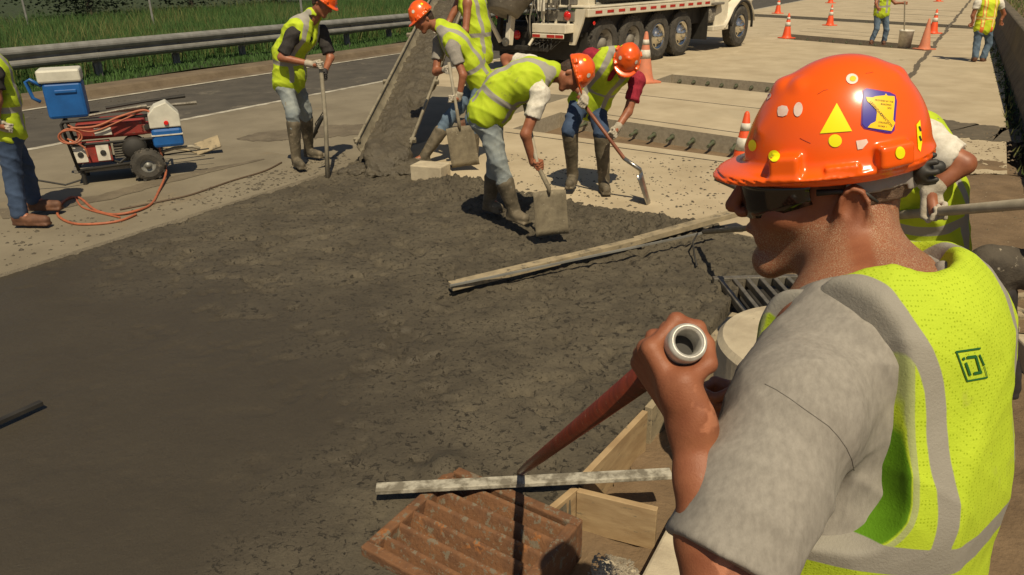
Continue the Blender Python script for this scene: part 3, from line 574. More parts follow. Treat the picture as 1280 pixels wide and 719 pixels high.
# barrier wall on the right with earth and weeds behind it
def barrier():
    p0, p1 = G(1236, 30), G(1274, 142); d = nrm(p1-p0); a = p0-d*60; b = p1+d*9; nv = np.array([-d[1], d[0], 0]); nv = nv if nv[0] > 0 else -nv
    t = thing('barrier_wall', 'long low dark-stained concrete wall along the right edge of the road', 'wall', (b[0], b[1], 0))
    prof = [(0, -.25), (0, .0), (.0, .10), (.09, .32), (.14, .78), (.17, .80), (.33, .80), (.36, .78), (.36, -.25)]; L = np.linalg.norm(b-a); k = 0; s = 0.
    while s < L:
        e = min(s+4.5, L); vs = [tuple(b-d*q+nv*o+np.array([0, 0, z])) for q in (s+.01, e-.01) for o, z in prof]; n = len(prof)
        mesh_obj('panel', vs, [(i, i+1, n+i+1, n+i) for i in range(n-1)]+[tuple(range(n))[::-1], tuple(range(n, 2*n))], 'barrier', t, bevel=.01); s = e
    vs = []; n = 8
    for q in np.linspace(0, L, 60):
        for j, (o, z) in enumerate(((.36, .62), (.7, .72), (1.4, .95), (2.4, 1.3), (4, 1.9), (7, 2.6), (14, 3.4), (40, 4))): vs.append(tuple(b-d*q+nv*o+np.array([0, 0, z+random.uniform(-.04, .04)])))
    mesh_obj('embankment', vs, [(i*n+k, i*n+k+1, (i+1)*n+k+1, (i+1)*n+k) for i in range(59) for k in range(n-1)], 'dirt', kind='structure')
    def wb(name, N, o0, o1, m, hmin, hmax):
        q = RNG.uniform(0, L, N)**1.0; o = RNG.uniform(o0, o1, N); base = b[None]-d[None]*q[:, None]+nv[None]*o[:, None]; z = np.interp(o, [.0, .05, .36, .7, 1.4, 2.4, 4, 7], [0, 0, .62, .72, .95, 1.3, 1.9, 2.6]) if o0 > .2 else np.zeros(N)
        h = RNG.uniform(hmin, hmax, N); an = RNG.uniform(0, 6.28, N); dx = np.stack([np.cos(an), np.sin(an), 0*an], 1)*.012; lx = RNG.normal(size=(N, 3))*[1, 1, 0]*.3*h[:, None]; base[:, 2] = z
        P = np.stack([base-dx, base+dx, base+lx+np.stack([0*h, 0*h, h], 1)], 1); mesh_obj(name, P.reshape(-1, 3), np.arange(3*N).reshape(-1, 3), m, kind='stuff')
    wb('bank_grass', 16000, .4, 6, 'grass_b', .08, .3); wb('bank_grass', 9000, .4, 6, 'grass_a', .08, .3); wb('weeds', 900, -.16, .02, 'grass_a', .03, .12); wb('weeds', 1200, -.2, .02, 'grass_b', .03, .12)
barrier()
# ================================================================== PEOPLE
def frame(fwd, up):
    """rows: left, forward, up"""
    f = nrm(fwd); u = np.array(up, float); u = nrm(u-f*(u@f)); return np.array([np.cross(u, f), f, u])
def hat_sculpt(O, A, h, s=1.0, detail=True):
    """hard hat: O = centre of the brim plane, rows of A = left, forward, up"""
    T = lambda x, y, z: np.array(O)+s*(A[0]*x+A[1]*y+A[2]*z); S = Sculpt(h)
    S.ell(T(0, -.006, .002), V(.107, .127, .138)*s, A, .01)
    S.ell(T(0, -.022, .03), V(.09, .10, .112)*s, A, .03)
    S.ell(T(0, .012, .0), V(.123, .142, .0085)*s, A, .016)
    S.ell(T(0, .062, -.004), V(.095, .108, .0085)*s, A, .014)
    S.seg(T(0, .108, .03), T(0, .06, .112), A[0], .016*s, .012*s, .018*s, .010*s, .016); S.seg(T(0, .06, .112), T(0, -.09, .108), A[0], .018*s, .012*s, .013*s, .010*s, .014)
    if detail:
        for sx in (-1, 1):
            S.bx(T(sx*.098, .068, .018), V(.014, .021, .017)*s, frame(A[1]*.94+A[0]*-sx*.3, A[2]), .005, .006); S.bx(T(sx*.1, -.07, .019), V(.014, .024, .016)*s, frame(A[1]*.9+A[0]*sx*.35, A[2]), .005, .006)
            S.bx(T(sx*.110, -.004, .009), V(.009, .022, .006)*s, A, .002, .003)
            S.seg(T(sx*.034, .092, .06), T(sx*.036, .04, .116), A[0], .007*s, .006*s, .008*s, .006*s, .014); S.seg(T(sx*.036, .04, .116), T(sx*.03, -.08, .106), A[0], .008*s, .006*s, .006*s, .006*s, .014)
    S.ell(T(0, -.006, -.02), V(.101, .121, .140)*s, A, .004, 's')
    S.bx(T(0, 0, -.06), V(.3, .3, .045)*s, A, .001, .002, 's')
    return S
def head(S, O, A, s=1.0, fine=False):
    """O = point between the ear canals; rows of A = left, forward, up"""
    T = lambda x, y, z: np.array(O)+s*(A[0]*x+A[1]*y+A[2]*z)
    S.ell(T(0, .004, .045) if fine else T(0, -.006, .045), (V(.070, .086, .084) if fine else V(.077, .098, .088))*s, A, .02); S.ell(T(0, .04, -.01), V(.060, .075, .085)*s, A, .03)
    for x in (-1, 1):
        S.rc(T(x*(.050 if fine else .048), .012, -.046 if fine else -.05), T(x*.012, .088, -.088), .022*s if fine else .024*s, .019*s, .016 if fine else .025); S.ell(T(x*.042, .072, -.012), V(.024, .026, .02)*s, A, .02)
        S.rc(T(x*.034, .098, .036), T(x*.008, .106, .034), .011*s, .011*s, .015)
        S.ell(T(x*.079, -.004, .0), V(.008, .019, .031)*s, frame(A[1]*.97+A[0]*x*-.25, A[2]+A[1]*-.15), .006)
    S.ell(T(0, .096, -.086), V(.020, .014, .016)*s, A, .022)
    S.rc(T(0, .112, .028), T(0, .134, -.006), .008*s, .0098*s, .010)
    for x in (-1, 1): S.ell(T(x*.010, .121, -.014), V(.0075, .010, .007)*s, A, .006)
    S.rc(T(-.017, .102, -.041), T(.017, .102, -.041), .0075*s, k=.010); S.rc(T(-.016, .100, -.054), T(.016, .100, -.054), .0078*s, k=.010); S.ell(T(0, .112, -.040), V(.014, .008, .006)*s, A, .006)
    for x in (-1, 1):
        S.ell(T(x*.032, .112, .014), V(.016, .012, .011)*s, A, .010, 's'); S.ell(T(x*.031, .092, .014), V(.012, .012, .012)*s, A, .004)
        if fine:
            S.ell(T(x*.089, .002, .004), V(.008, .010, .016)*s, A, .005, 's')
    if fine: S.rc(T(-.02, .118, -.0478), T(.02, .118, -.0478), .0022, k=.004, mode='s')
    return S
def hand(S, Pg, axis, elbow, r=.018, side=1, s=1.0, k=.010, dirh=None, nrmv=None):
    """a hand closed on a shaft of radius r at Pg; axis points to the thumb side. Returns the wrist."""
    a = nrm(axis); d = np.array(dirh if dirh is not None else np.array(Pg)-np.array(elbow), float); d = nrm(d-a*(d@a)); n = np.cross(a, d)*side; e1 = -n; Rf = r+.0105*s
    C0 = lambda off, rad, th: np.array(Pg)+a*off*s+rad*(math.cos(th)*e1+math.sin(th)*d)
    W = np.array(Pg)+e1*(Rf+.004)-d*.082*s+a*.004; out = [(.030, (.043, .026, .021), .0094, .52), (.010, (.046, .029, .022), .0098, .62), (-.010, (.043, .027, .021), .0092, .55), (-.029, (.035, .020, .018), .0082, .38)]
    S.rc(W-a*.014*s, W+a*.014*s, .021*s, k=k)
    for off, ls, fr, t0 in out:
        kn = C0(off, Rf+.004, t0); S.rc(W+a*off*.55*s, kn, .0165*s, .0125*s, k); th = t0; p = kn; rr = fr*s
        for i, L_ in enumerate(ls):
            th2 = th+2*math.asin(min(.95, L_*s/(2*Rf))); q = C0(off*(1-.06*i), Rf, th2); S.rc(p, q, rr*1.06, rr*.97, .004); S.ell(p, V(1, 1, 1)*rr*1.14, None, .004); p = q; th = th2; rr *= .95
    t1 = W+a*.026*s+n*.008+d*.012; t2 = C0(.040, Rf+.010, -.95); t3 = C0(.036, Rf+.003, -1.95); t4 = C0(.028, Rf+.001, -2.75)
    S.rc(t1, t2, .017*s, .0135*s, .012); S.rc(t2, t3, .0115*s, .0105*s, .005); S.rc(t3, t4, .0108*s, .0085*s, .004)
    S.ell(W+a*.018*s+d*.04*s+n*.004, V(.02, .02, .026)*s, None, .02)
    return W
def torso_coords(v, P, l):
    """coordinates along the spine P: across (left), forward, height from the hips"""
    best = None; acc = 0
    for a, b in zip(P[:-1], P[1:]):
        ab = b-a; L = np.linalg.norm(ab); n = ab/L; ll = nrm(l-n*(l@n)); f = np.cross(ll, n); t = (v-a)@n; tc = np.clip(t, 0, L); qv = v-a-tc[:, None]*n; d = np.linalg.norm(qv, axis=1)
        c = np.stack([qv@ll, qv@f, acc+tc], 1)
        if best is None: best = c; bd = d
        else: m = d < bd; best[m] = c[m]; bd = np.minimum(bd, d)
        acc += L
    return best
def person(J, label, group=None, shirt='tee_white', pants='jeans', boots='boot', gloves=(None, None), hat='orange_hat2', vest='vest', h=.012, sleeve=.62, tall=.36, hips=.085, sh=.175, W=1.0, headed=True, hair=None, hands=True, vestlen=.02, sticker=True):
    """J: pelvis, mid, chest, neck, head, hf (face), hu (crown), face (where the chest points), and for L / R: el, wr, grip axis; kn, an, to"""
    base = np.array([(J['anL'][0]+J['anR'][0])/2, (J['anL'][1]+J['anR'][1])/2, 0]); t = thing('person', label, 'person', base, group)
    pel, mid, ch, nk = [np.array(J[k]) for k in ('pel', 'mid', 'ch', 'nk')]; u = nrm(ch-pel); f = np.array(J['face'], float); f = nrm(f-u*(f@u)); l = np.cross(u, f)
    S_ = {1: 'L', -1: 'R'}; shd = {x: np.array(J['sh'+S_[x]]) if 'sh'+S_[x] in J else ch+l*sh*x+u*.0 for x in (1, -1)}; hip = {x: pel+l*hips*x-u*.03 for x in (1, -1)}
    SP = [pel, mid, ch+(nk-ch)*.15, nk]
    def trunk(S, e, k=.04):
        S.seg(pel-u*.04, pel+u*.05, l, .165*W+e, .115*W+e, .16*W+e, .112*W+e, k); S.seg(pel, mid, l, .158*W+e, .112*W+e, .155*W+e, .115*W+e, k); S.seg(mid, ch-u*.04, l, .155*W+e, .115*W+e, .172*W+e, .122*W+e, k); S.seg(ch-u*.04, ch+u*.03, l, .172*W+e, .122*W+e, .14+e, .09+e, k); S.seg(ch, nk, l, .12+e, .085+e, .065+e, .06+e, .05)
    bare = {x: J.get('el'+S_[x]) is not None for x in (1, -1)}
    # body
    B = Sculpt(h); trunk(B, -.004); B.rc(nk-u*.04, J['head'], .062, .056, .03)
    if headed: head(B, np.array(J['head']), frame(J['hf'], J['hu']))
    wr = {}
    for x in (1, -1):
        B.rc(ch+l*x*.08, shd[x], .06, .06, .05)
        if bare[x]:
            el = np.array(J['el'+S_[x]]); g = np.array(J['hd'+S_[x]]); ax = J.get('ax'+S_[x]); Hn = Sculpt(.0055)
            if ax is None: ax = np.cross(nrm(g-el), f)
            wv = hand(Hn, g, ax, el, J.get('r', .018), side=x*J.get('flip'+S_[x], 1)); wr[x] = wv; gl = gloves[0 if x == 1 else 1]
            B.rc(shd[x], el, .052, .041, .03); B.rc(el, wv, .041, .028, .02); B.rc(wv, g, .024, .02, .02)
            if gl: Hn.rc(wv+(el-wv)*.2, wv, .038, .031, .01); Hn.obj('glove', gl, t)
            elif hands: Hn.rc(wv+(el-wv)*.12, wv, .027, .026, .01); Hn.obj('hand', 'skin2', t)
    for x in (1, -1):
        kn, an = np.array(J['kn'+S_[x]]), np.array(J['an'+S_[x]]); B.rc(hip[x], kn, .075, .055, .04); B.rc(kn, an, .055, .042, .02); B.rc(an, an+nrm(np.array(J['to'+S_[x]])-an)*.12, .04, .03, .02)
    B.obj('body', 'skin2', t)
    # trousers
    if pants:
        P = Sculpt(h); P.seg(pel-u*.06, pel+u*.06, l, .17*W+.008, .122*W+.008, .16*W+.008, .117*W+.008, .04)
        for x in (1, -1):
            kn, an = np.array(J['kn'+S_[x]]), np.array(J['an'+S_[x]]); end = kn+(an-kn)*(1-tall/.44*1.0+.06) if boots else an
            if tall < .2: end = kn+(an-kn)*.98
            P.rc(hip[x], kn, .098*W, .076, .05); P.rc(kn, end, .076, .070, .02)
        P.folds(.010, 34, 3 if pants == 'jeans' else 8, (1, 1, 1.8)); P.obj('trousers', pants, t)
    if boots:
        for x in (1, -1):
            kn, an, to = [np.array(J[k+S_[x]]) for k in ('kn', 'an', 'to')]; Bt = Sculpt(min(h, .010)); top = an+(kn-an)*(tall/.44); d = nrm(kn-an); td = nrm(to-an)
            Bt.rc(an+V(0, 0, .0), top, .052, .079 if tall > .2 else .06, .02); Bt.cut(top, d, .004) if False else None
            heel = an+V(0, 0, -.045)-td*V(1, 1, 0)*.03; Bt.rc(heel, an+V(0, 0, 0), .043, .05, .03); tp = np.array([to[0], to[1], heel[2]-.002]); Bt.rc(heel, heel+(tp-heel)*.55, .045, .046, .02); Bt.rc(heel+(tp-heel)*.5, tp, .048, .040, .02)
            sole = Bt.bx((heel+tp)/2+V(0, 0, -.036), V(.047, np.linalg.norm(tp-heel)/2+.035, .014), frame(tp-heel, (0, 0, 1)), .01, .01); Bt.cut((0, 0, heel[2]-.052), (0, 0, -1)); Bt.folds(.004, 45, 5); Bt.obj('boot', boots, t)
    # shirt
    if shirt:
        T = Sculpt(h); trunk(T, .010)
        for x in (1, -1):
            T.rc(ch+l*x*.08, shd[x], .07, .070, .05)
            if bare[x]: el = np.array(J['el'+S_[x]]); e2 = shd[x]+(el-shd[x])*(sleeve+.12); T.rc(shd[x], e2, .072, .070, .03); T.ops.append(sleeve_cut(shd[x]+(el-shd[x])*sleeve, el-shd[x])) 
        T.folds(.009, 30, 6); T.obj('shirt', shirt, t)
    if vest:
        T = Sculpt(min(h, .011)); trunk(T, .031, .05)
        for x in (1, -1): T.rc(ch+l*x*.06, ch+l*x*.12, .075, .073, .05); T.rc(ch+l*x*.04, ch+(shd[x]-ch)*.55, .082, .080, .05)
        for x in (1, -1):  # arm openings
            so_ = (shd[x]-ch)-l*((shd[x]-ch)@l); T.seg(ch+so_+l*x*.255*W-u*.16, ch+so_+l*x*.255*W+u*.10, l, .085, .080, .085, .080, .01, 's')
        if J.get('armopen'): pass
        T.seg(nk+f*.03, nk+f*.14-u*.02, l, .065, .04, .05, .05, .01, 's'); T.rc(nk+f*.10, ch+f*.15-u*.14, .05, .01, .01, 's')
        T.folds(.009, 22, 11)
        L0 = np.linalg.norm(ch-pel)
        def at(v):
            c = torso_coords(v, SP, l); st = np.maximum(np.minimum(.026-np.abs(np.abs(c[:, 0])-.105), c[:, 2]-.0), .026-np.abs(c[:, 2]-L0*.36)); s2 = .012+st
            return {'stripe': st if vest != 'vest_orange' else st-.006, 'stripe2': s2}
        T.obj('vest', vest, t, attrf=at)
    if hat and headed:
        A = frame(J['hf'], J['hu']); O = np.array(J['head'])+A[2]*.052+A[1]*.006; Hs = hat_sculpt(O, A, .006 if h < .013 else .008, 1.02, h < .013); ho = Hs.obj('hard_hat', hat, t)
        if sticker and h < .013:
            for k, (aa, zz, mm, rr) in enumerate(((.9, .055, 'cone_white', .017), (-.9, .055, 'cone_white', .017), (2.2, .05, 'yellow', .012), (-2.2, .05, 'yellow', .012))):
                dn = nrm(A[1]*math.cos(aa)+A[0]*math.sin(aa)+A[2]*.35); project_decal(disc(rr, 16), O+A[2]*zz+dn*.2, -dn, A[2], ho, mm, 'sticker', .0012)
    if headed and hair != False:
        A = frame(J['hf'], J['hu']); Hh = Sculpt(.007); O = np.array(J['head']); Hh.ell(O-A[1]*.022+A[2]*.022, V(.077, .086, .085), A, .01); Hh.ell(O-A[1]*.05-A[2]*.03, V(.058, .042, .05), A, .02); Hh.ell(O+A[1]*.062-A[2]*.02, V(.12, .085, .16), A, .01, 's'); Hh.cut(O+A[2]*.055, A[2]); Hh.folds(.004, 90, 4); Hh.obj('hair', 'hair', t)
    return t
def sleeve_cut(p, d):
    """a flat end for a sleeve that only acts round the sleeve"""
    p = np.array(p, float); n = nrm(d); L = .11
    def fn(x, y, z):
        a = (x-p[0])*n[0]+(y-p[1])*n[1]+(z-p[2])*n[2]; rr = np.sqrt(np.maximum((x-p[0])**2+(y-p[1])**2+(z-p[2])**2-a*a, 0)); return np.maximum(np.maximum(-a, a-L), rr-.085)
    return (fn, p+np.minimum(n*L, 0)-.09, p+np.maximum(n*L, 0)+.09, .002, 's')
def disc(r, n=24, sy=1.): return [(r*math.cos(2*math.pi*k/n), r*sy*math.sin(2*math.pi*k/n)) for k in range(n)]
def grid_fill(poly, step):
    """2-D polygon -> small triangles so that it can lie on a curved surface"""
    bm = bmesh.new(); vs = [bm.verts.new((p[0], p[1], 0)) for p in poly]; bm.faces.new(vs); xs = [p[0] for p in poly]; ys = [p[1] for p in poly]
    for lo, hi, n in ((min(xs), max(xs), (1, 0, 0)), (min(ys), max(ys), (0, 1, 0))):
        c = lo+step
        while c < hi: bmesh.ops.bisect_plane(bm, geom=bm.verts[:]+bm.edges[:]+bm.faces[:], plane_co=(n[0]*c, n[1]*c, 0), plane_no=n); c += step
    bmesh.ops.triangulate(bm, faces=bm.faces[:]); bm.verts.index_update(); v = [tuple(q.co) for q in bm.verts]; f = [tuple(x.index for x in p.verts) for p in bm.faces]; bm.free(); return v, f
_bvh = {}
def project_decal(poly, O, d, up, target, m, name, off=.0008, step=.006, vf=None, parent=None, roll=0, smooth=True):
    """lay a flat printed shape on the surface of target, seen from O along d"""
    if target.name not in _bvh:
        me = target.data; o = origin(target); _bvh[target.name] = BVHTree.FromPolygons([tuple(np.array(v.co)+o) for v in me.vertices], [tuple(p.vertices) for p in me.polygons])
    bv = _bvh[target.name]; d = nrm(d); up = nrm(np.array(up, float)-d*(np.array(up)@d)); x = np.cross(d, up); c, s = math.cos(roll), math.sin(roll); ex, ey = x*c+up*s, up*c-x*s
    v, f = vf if vf else grid_fill(poly, step); out = []
    for p in v:
        q = np.array(O)+ex*p[0]+ey*p[1]; hit = bv.ray_cast(Vector(q), Vector(d))
        out.append(None if hit[0] is None else np.array(hit[0])-d*off+np.array(hit[1])*off*(1 if hit[1].dot(Vector(d)) < 0 else -1))
    f = [q for q in f if all(out[i] is not None for i in q)]; ok = [o if o is not None else np.array(O) for o in out]
    if not f: return None
    nf = []
    for q in f:
        a, b, cc = ok[q[0]], ok[q[1]], ok[q[2]]; nf.append(q if np.cross(b-a, cc-a)@d < 0 else q[::-1])
    return mesh_obj(name, ok, nf, m, parent if parent is not None else target, smooth=smooth)

def jt(px, py, y): return Y(px, py, y)
SH = V(-.19, .98, 0)
# --- stooping worker with a vibrator pole, left of the chute
y = 8.40
B_ = person(dict(pel=jt(362, 98, y+.05), mid=jt(361, 66, y+.02), ch=jt(377, 38, y), nk=jt(391, 20, y-.02), head=jt(402, 4, y-.05), hf=(.72, -.25, -.62), hu=(.62, -.1, .75), face=(.80, -.42, -.1),
    shR=jt(366, 44, y-.17), elR=jt(352, 72, y-.22), hdR=jt(400, 82, y-.30), axR=(0, 0, 1), shL=jt(402, 40, y+.14), elL=jt(413, 72, y+.10), hdL=jt(405, 96, y-.22), axL=(0, 0, 1),
    knR=jt(366, 142, y-.10), anR=jt(370, 197, y-.06), toR=jt(378, 213, y-.22), knL=jt(382, 138, y+.25), anL=jt(386, 186, y+.42), toL=jt(400, 196, y+.34)),
    'stooping worker in charcoal t-shirt pushing a pole down beside the fresh concrete', shirt='tee_dark', pants='jeans_light', gloves=('glove_black', 'glove'), sleeve=.85, tall=.34)
# --- worker bent over the chute
y = 8.45
C_ = person(dict(pel=jt(600, 100, y+.12), mid=jt(587, 75, y+.06), ch=jt(568, 50, y), nk=jt(551, 34, y-.02), head=jt(531, 24, y-.05), hf=(-.75, -.35, -.62), hu=(-.42, -.05, .85), face=(-.80, .12, -.5),
    shL=jt(566, 60, y-.18), elL=jt(579, 94, y-.26), hdL=jt(564, 124, y-.30), axL=(.0, 0.1, 1), shR=jt(550, 52, y+.16), elR=jt(545, 90, y+.05), hdR=jt(560, 88, y-.22), axR=(0, 0, 1),
    knL=jt(590, 150, y-.10), anL=jt(592, 203, y-.02), toL=jt(574, 216, y-.10), knR=jt(560, 150, y+.10), anR=jt(530, 196, y+.02), toR=jt(512, 204, y-.05)),
    'worker in pale grey t-shirt leaning over the concrete chute with a shovel in gloved hands', shirt='tee_grey', pants='jeans', gloves=('glove', 'glove'), sleeve=.62, tall=.30)
# --- worker with bare shoulders behind the chute
y = 10.1
D_ = person(dict(pel=jt(600, 66, y), mid=jt(598, 35, y), ch=jt(590, 2, y), nk=jt(580, -18, y), head=jt(570, -34, y-.02), hf=(-.9, -.1, -.4), hu=(-.3, 0, .95), face=(-.85, .5, 0),
    shL=jt(585, 4, y-.15), elL=jt(582, 38, y-.25), hdL=jt(560, 44, y-.35), axL=(0, 0, 1), shR=jt(575, 0, y+.18), elR=jt(560, 30, y+.1), hdR=jt(545, 38, y-.1), axR=(0, 0, 1),
    knL=jt(597, 108, y-.08), anL=jt(600, 152, y), toL=jt(588, 160, y-.1), knR=jt(590, 108, y+.15), anR=jt(588, 148, y+.2), toR=jt(576, 155, y+.1)),
    'worker with bare shoulders standing behind the chute, head out of the picture', shirt=None, pants='jeans_dark', gloves=('glove', 'glove'), tall=.15, boots='boot_brown')
# --- worker in the white t-shirt, bent double, in the middle
y = 6.10
E_ = person(dict(pel=jt(613, 138, y+.05), mid=jt(630, 112, y+.03), ch=jt(664, 95, y), nk=jt(690, 90, y-.03), head=jt(712, 92, y-.05), hf=(.25, -.25, -.93), hu=(.92, -.1, .18), face=(.30, -.10, -.95),
    shR=jt(676, 118, y-.18), elR=jt(657, 168, y-.26), hdR=jt(673, 207, y-.30), axR=(-.1, -.1, 1), shL=jt(664, 80, y+.17), elL=jt(632, 74, y+.36), hdL=jt(650, 106, y+.1), axL=(.1, 0, 1),
    knR=jt(622, 200, y-.06), anR=jt(642, 262, y-.02), toR=jt(656, 278, y-.12), knL=jt(620, 200, y+.26), anL=jt(612, 250, y+.36), toL=jt(624, 260, y+.28)),
    'worker in white t-shirt bent double in the fresh concrete, driving a square shovel', shirt='tee_white', pants='jeans_light', gloves=(None, None), sleeve=.60, tall=.24, W=1.12, h=.010)
# --- worker in maroon facing us
y = 7.15
F_ = person(dict(pel=jt(737, 128, y+.25), mid=jt(748, 104, y+.20), ch=jt(767, 80, y+.02), nk=jt(776, 72, y-.08), head=jt(782, 78, y-.22), hf=(-.25, -.62, -.78), hu=(.12, -.72, .62), face=(-.2, -.85, -.6),
    shR=jt(738, 70, y+.05), elR=jt(712, 100, y+.0), hdR=jt(728, 130, y-.22), axR=(-.6, 0, .6), shL=jt(797, 100, y-.02), elL=jt(785, 140, y-.1), hdL=jt(767, 168, y-.28), axL=(-.6, 0, .8),
    knR=jt(712, 162, y-.02), anR=jt(716, 218, y+.14), toR=jt(712, 236, y-.04), knL=jt(752, 166, y-.05), anL=jt(755, 226, y+.02), toL=jt(758, 246, y-.14)),
    'worker in maroon t-shirt and tall muddy boots digging with a red-handled shovel', shirt='tee_maroon', pants='jeans_dark', gloves=('glove', 'glove'), sleeve=.66, tall=.40)
# --- worker at the left edge
y = 6.5
A_ = person(dict(pel=jt(6, 160, y), mid=jt(0, 122, y), ch=jt(-14, 84, y), nk=jt(-26, 62, y), head=jt(-36, 38, y-.03), hf=(.8, .3, -.5), hu=(.4, 0, .9), face=(.75, .60, 0),
    shR=jt(-8, 92, y-.17), elR=jt(-4, 125, y-.2), hdR=jt(10, 160, y-.18), axR=(.2, .3, 1), shL=jt(-22, 90, y+.18), elL=jt(-25, 125, y+.1), hdL=jt(-30, 160, y), axL=(0, 0, 1),
    knR=jt(16, 218, y-.08), anR=jt(24, 268, y-.14), toR=jt(58, 280, y-.16), knL=jt(30, 205, y+.2), anL=jt(42, 250, y+.25), toL=jt(72, 258, y+.25)),
    'worker at the left edge in dark jeans and brown boots standing before the generator', shirt='tee_dark', pants='jeans_dark', boots='boot_brown', gloves=('glove', 'glove'), sleeve=.6, tall=.13)
# --- worker behind the foreground man, holding the pipe
y = 3.15
H_ = person(dict(pel=jt(1163, 305, y+.05), mid=jt(1160, 245, y+.02), ch=jt(1142, 184, y), nk=jt(1126, 164, y-.02), head=jt(1106, 152, y-.03), hf=(-.9, .1, -.42), hu=(-.35, 0, .9), face=(-.85, .35, -.2),
    shL=jt(1152, 172, y-.15), elL=jt(1205, 205, y-.25), hdL=jt(1168, 266, y-.30), axL=(1, .1, .1), shR=jt(1126, 160, y+.2), elR=jt(1090, 210, y+.15), hdR=jt(1080, 272, y-.25), axR=(1, .1, .1),
    knL=jt(1150, 440, y-.08), anL=jt(1150, 560, y+.0), toL=jt(1115, 580, y-.02), knR=jt(1120, 430, y+.2), anR=jt(1110, 530, y+.25), toR=jt(1080, 548, y+.25), flipL=-1),
    'worker in white t-shirt and hi-vis vest holding a long pipe right behind the foreground man', shirt='tee_white', pants='jeans', gloves=('glove', 'glove'), sleeve=.80, tall=.13, h=.010)
# --- crouching worker at the right edge, only the knee in the picture
y = 2.6
P_ = person(dict(pel=jt(1420, 330, y+.15), mid=jt(1430, 280, y+.12), ch=jt(1420, 200, y+.1), nk=jt(1400, 150, y+.05), head=jt(1380, 120, y+.03), hf=(-.8, .1, -.55), hu=(-.5, 0, .85), face=(-.95, .1, -.2),
    shL=jt(1410, 205, y-.1), elL=jt(1370, 260, y-.1), hdL=jt(1330, 250, y-.1), axL=(1, .1, 0), shR=jt(1400, 200, y+.3), elR=jt(1370, 250, y+.3), hdR=jt(1320, 240, y+.2), axR=(1, .1, 0),
    knL=jt(1236, 332, y+.0), anL=jt(1256, 470, y+.1), toL=jt(1215, 500, y+.1), knR=jt(1310, 350, y+.4), anR=jt(1350, 440, y+.4), toR=jt(1320, 450, y+.4)),
    'crouching worker at the right edge, only a bent knee in dusty dark trousers in view', shirt='tee_grey', pants='khaki', boots='glove_black', gloves=('glove_black', 'glove_black'), tall=.34)
# --- two workers far up the road
y = G(1097, 55)[1]
I_ = person(dict(pel=jt(1102, 16, y), mid=jt(1103, 6, y), ch=jt(1104, -6, y), nk=jt(1104, -16, y), head=jt(1101, -24, y-.05), hf=(-.3, -.8, -.4), hu=(0, -.3, .9), face=(-.35, -.95, 0),
    shR=jt(1097, -4, y), elR=jt(1095, 4, y-.1), hdR=jt(1099, 12, y-.25), axR=(0, 0, 1), shL=jt(1111, -4, y), elL=jt(1119, 4, y-.1), hdL=jt(1133, 4, y-.2), axL=(0, 0, 1),
    knR=jt(1096, 36, y-.05), anR=jt(1090, 50, y), toR=jt(1088, 56, y-.2), knL=jt(1108, 37, y-.05), anL=jt(1105, 51, y), toL=jt(1104, 57, y-.2)),
    'far worker in blue jeans standing by a white bucket and holding a stick in it', shirt='tee_dark', pants='jeans', boots='boot_brown', gloves=(None, None), sleeve=.5, tall=.13, h=.018)
y = G(1222, 77)[1]
J_ = person(dict(pel=jt(1230, 34, y), mid=jt(1233, 20, y), ch=jt(1236, 2, y), nk=jt(1237, -10, y), head=jt(1236, -20, y+.04), hf=(-.1, .95, -.3), hu=(0, .2, .95), face=(.05, 1, 0),
    shL=jt(1222, 4, y), elL=jt(1216, 20, y), hdL=jt(1213, 32, y), axL=(.1, .9, .1), shR=jt(1250, 4, y), elR=jt(1255, 18, y), hdR=jt(1252, 30, y), axR=(.1, .9, .1),
    knL=jt(1221, 54, y), anL=jt(1219, 71, y-.05), toL=jt(1216, 75, y+.12), knR=jt(1236, 54, y+.03), anR=jt(1229, 72, y+.0), toR=jt(1230, 77, y+.1)),
    'far worker in an orange-trimmed vest walking away beside the dark wall', shirt='tee_white', pants='jeans', boots='boot_brown', gloves=(None, None), sleeve=.5, tall=.13, h=.016, vest='vest_orange')
# ================================================================== THINGS
def cyl(name, a, b, r, m, parent, n=12, **k): return MB().tube([a, b], r, n).obj(name, m, parent, smooth=False, **k)
# ---- cones
CG = 'traffic cones standing along the road'
def cone(base, h, label, dusty=False, stripes=True, lean=0, rz=.3, big=False):
    t = thing('traffic_cone', label, 'traffic cone', (base[0], base[1], base[2]), CG, rz); s = h/.71; L = dict(local=True)
    prof = lambda z: .135*s*(1-z/(.71*s))+.022*s*(z/(.71*s))
    b = MB(); b.box((0, 0, .015*s), (.37*s, .37*s, .03*s)); b.obj('base', ('frame_dark' if not dusty else 'cone_dusty') if big else ('cone' if not dusty else 'cone_dusty'), t, bevel=.008, **L)
    def ring(z0, z1, off, m, nm):
        MB().lathe((0, 0, 0), (0, 0, 1), [(prof(z0*s)+off-.004, z0*s), (prof(z0*s)+off, z0*s), (prof(z1*s)+off, z1*s), (prof(z1*s)+off-.004, z1*s)], 24).obj(nm, m, t, smooth=True, **L)
    MB().lathe((0, 0, 0), (0, 0, 1), [(.150*s, .028*s), (.137*s, .045*s), (prof(.1*s), .1*s), (prof(.69*s), .69*s), (.012*s, .71*s), (0, .71*s)], 24).obj('cone_body', 'cone_dusty' if dusty else 'cone', t, smooth=True, **L)
    if stripes: ring(.34, .46, .003, 'cone_white', 'reflective_band'); ring(.53, .6, .003, 'cone_white', 'reflective_band')
    return t
gz = lambda x, y: G(x, y)
cone(gz(983, 48), .71, 'bright orange cone at the left end of the second farthest trench')
cone(gz(1037, 32), .71, 'bright orange cone left of the far worker with the bucket, by the long dark trench')
cone(gz(972, 17), .74, 'bright orange cone just right of the truck front wheel, behind the dark trench')
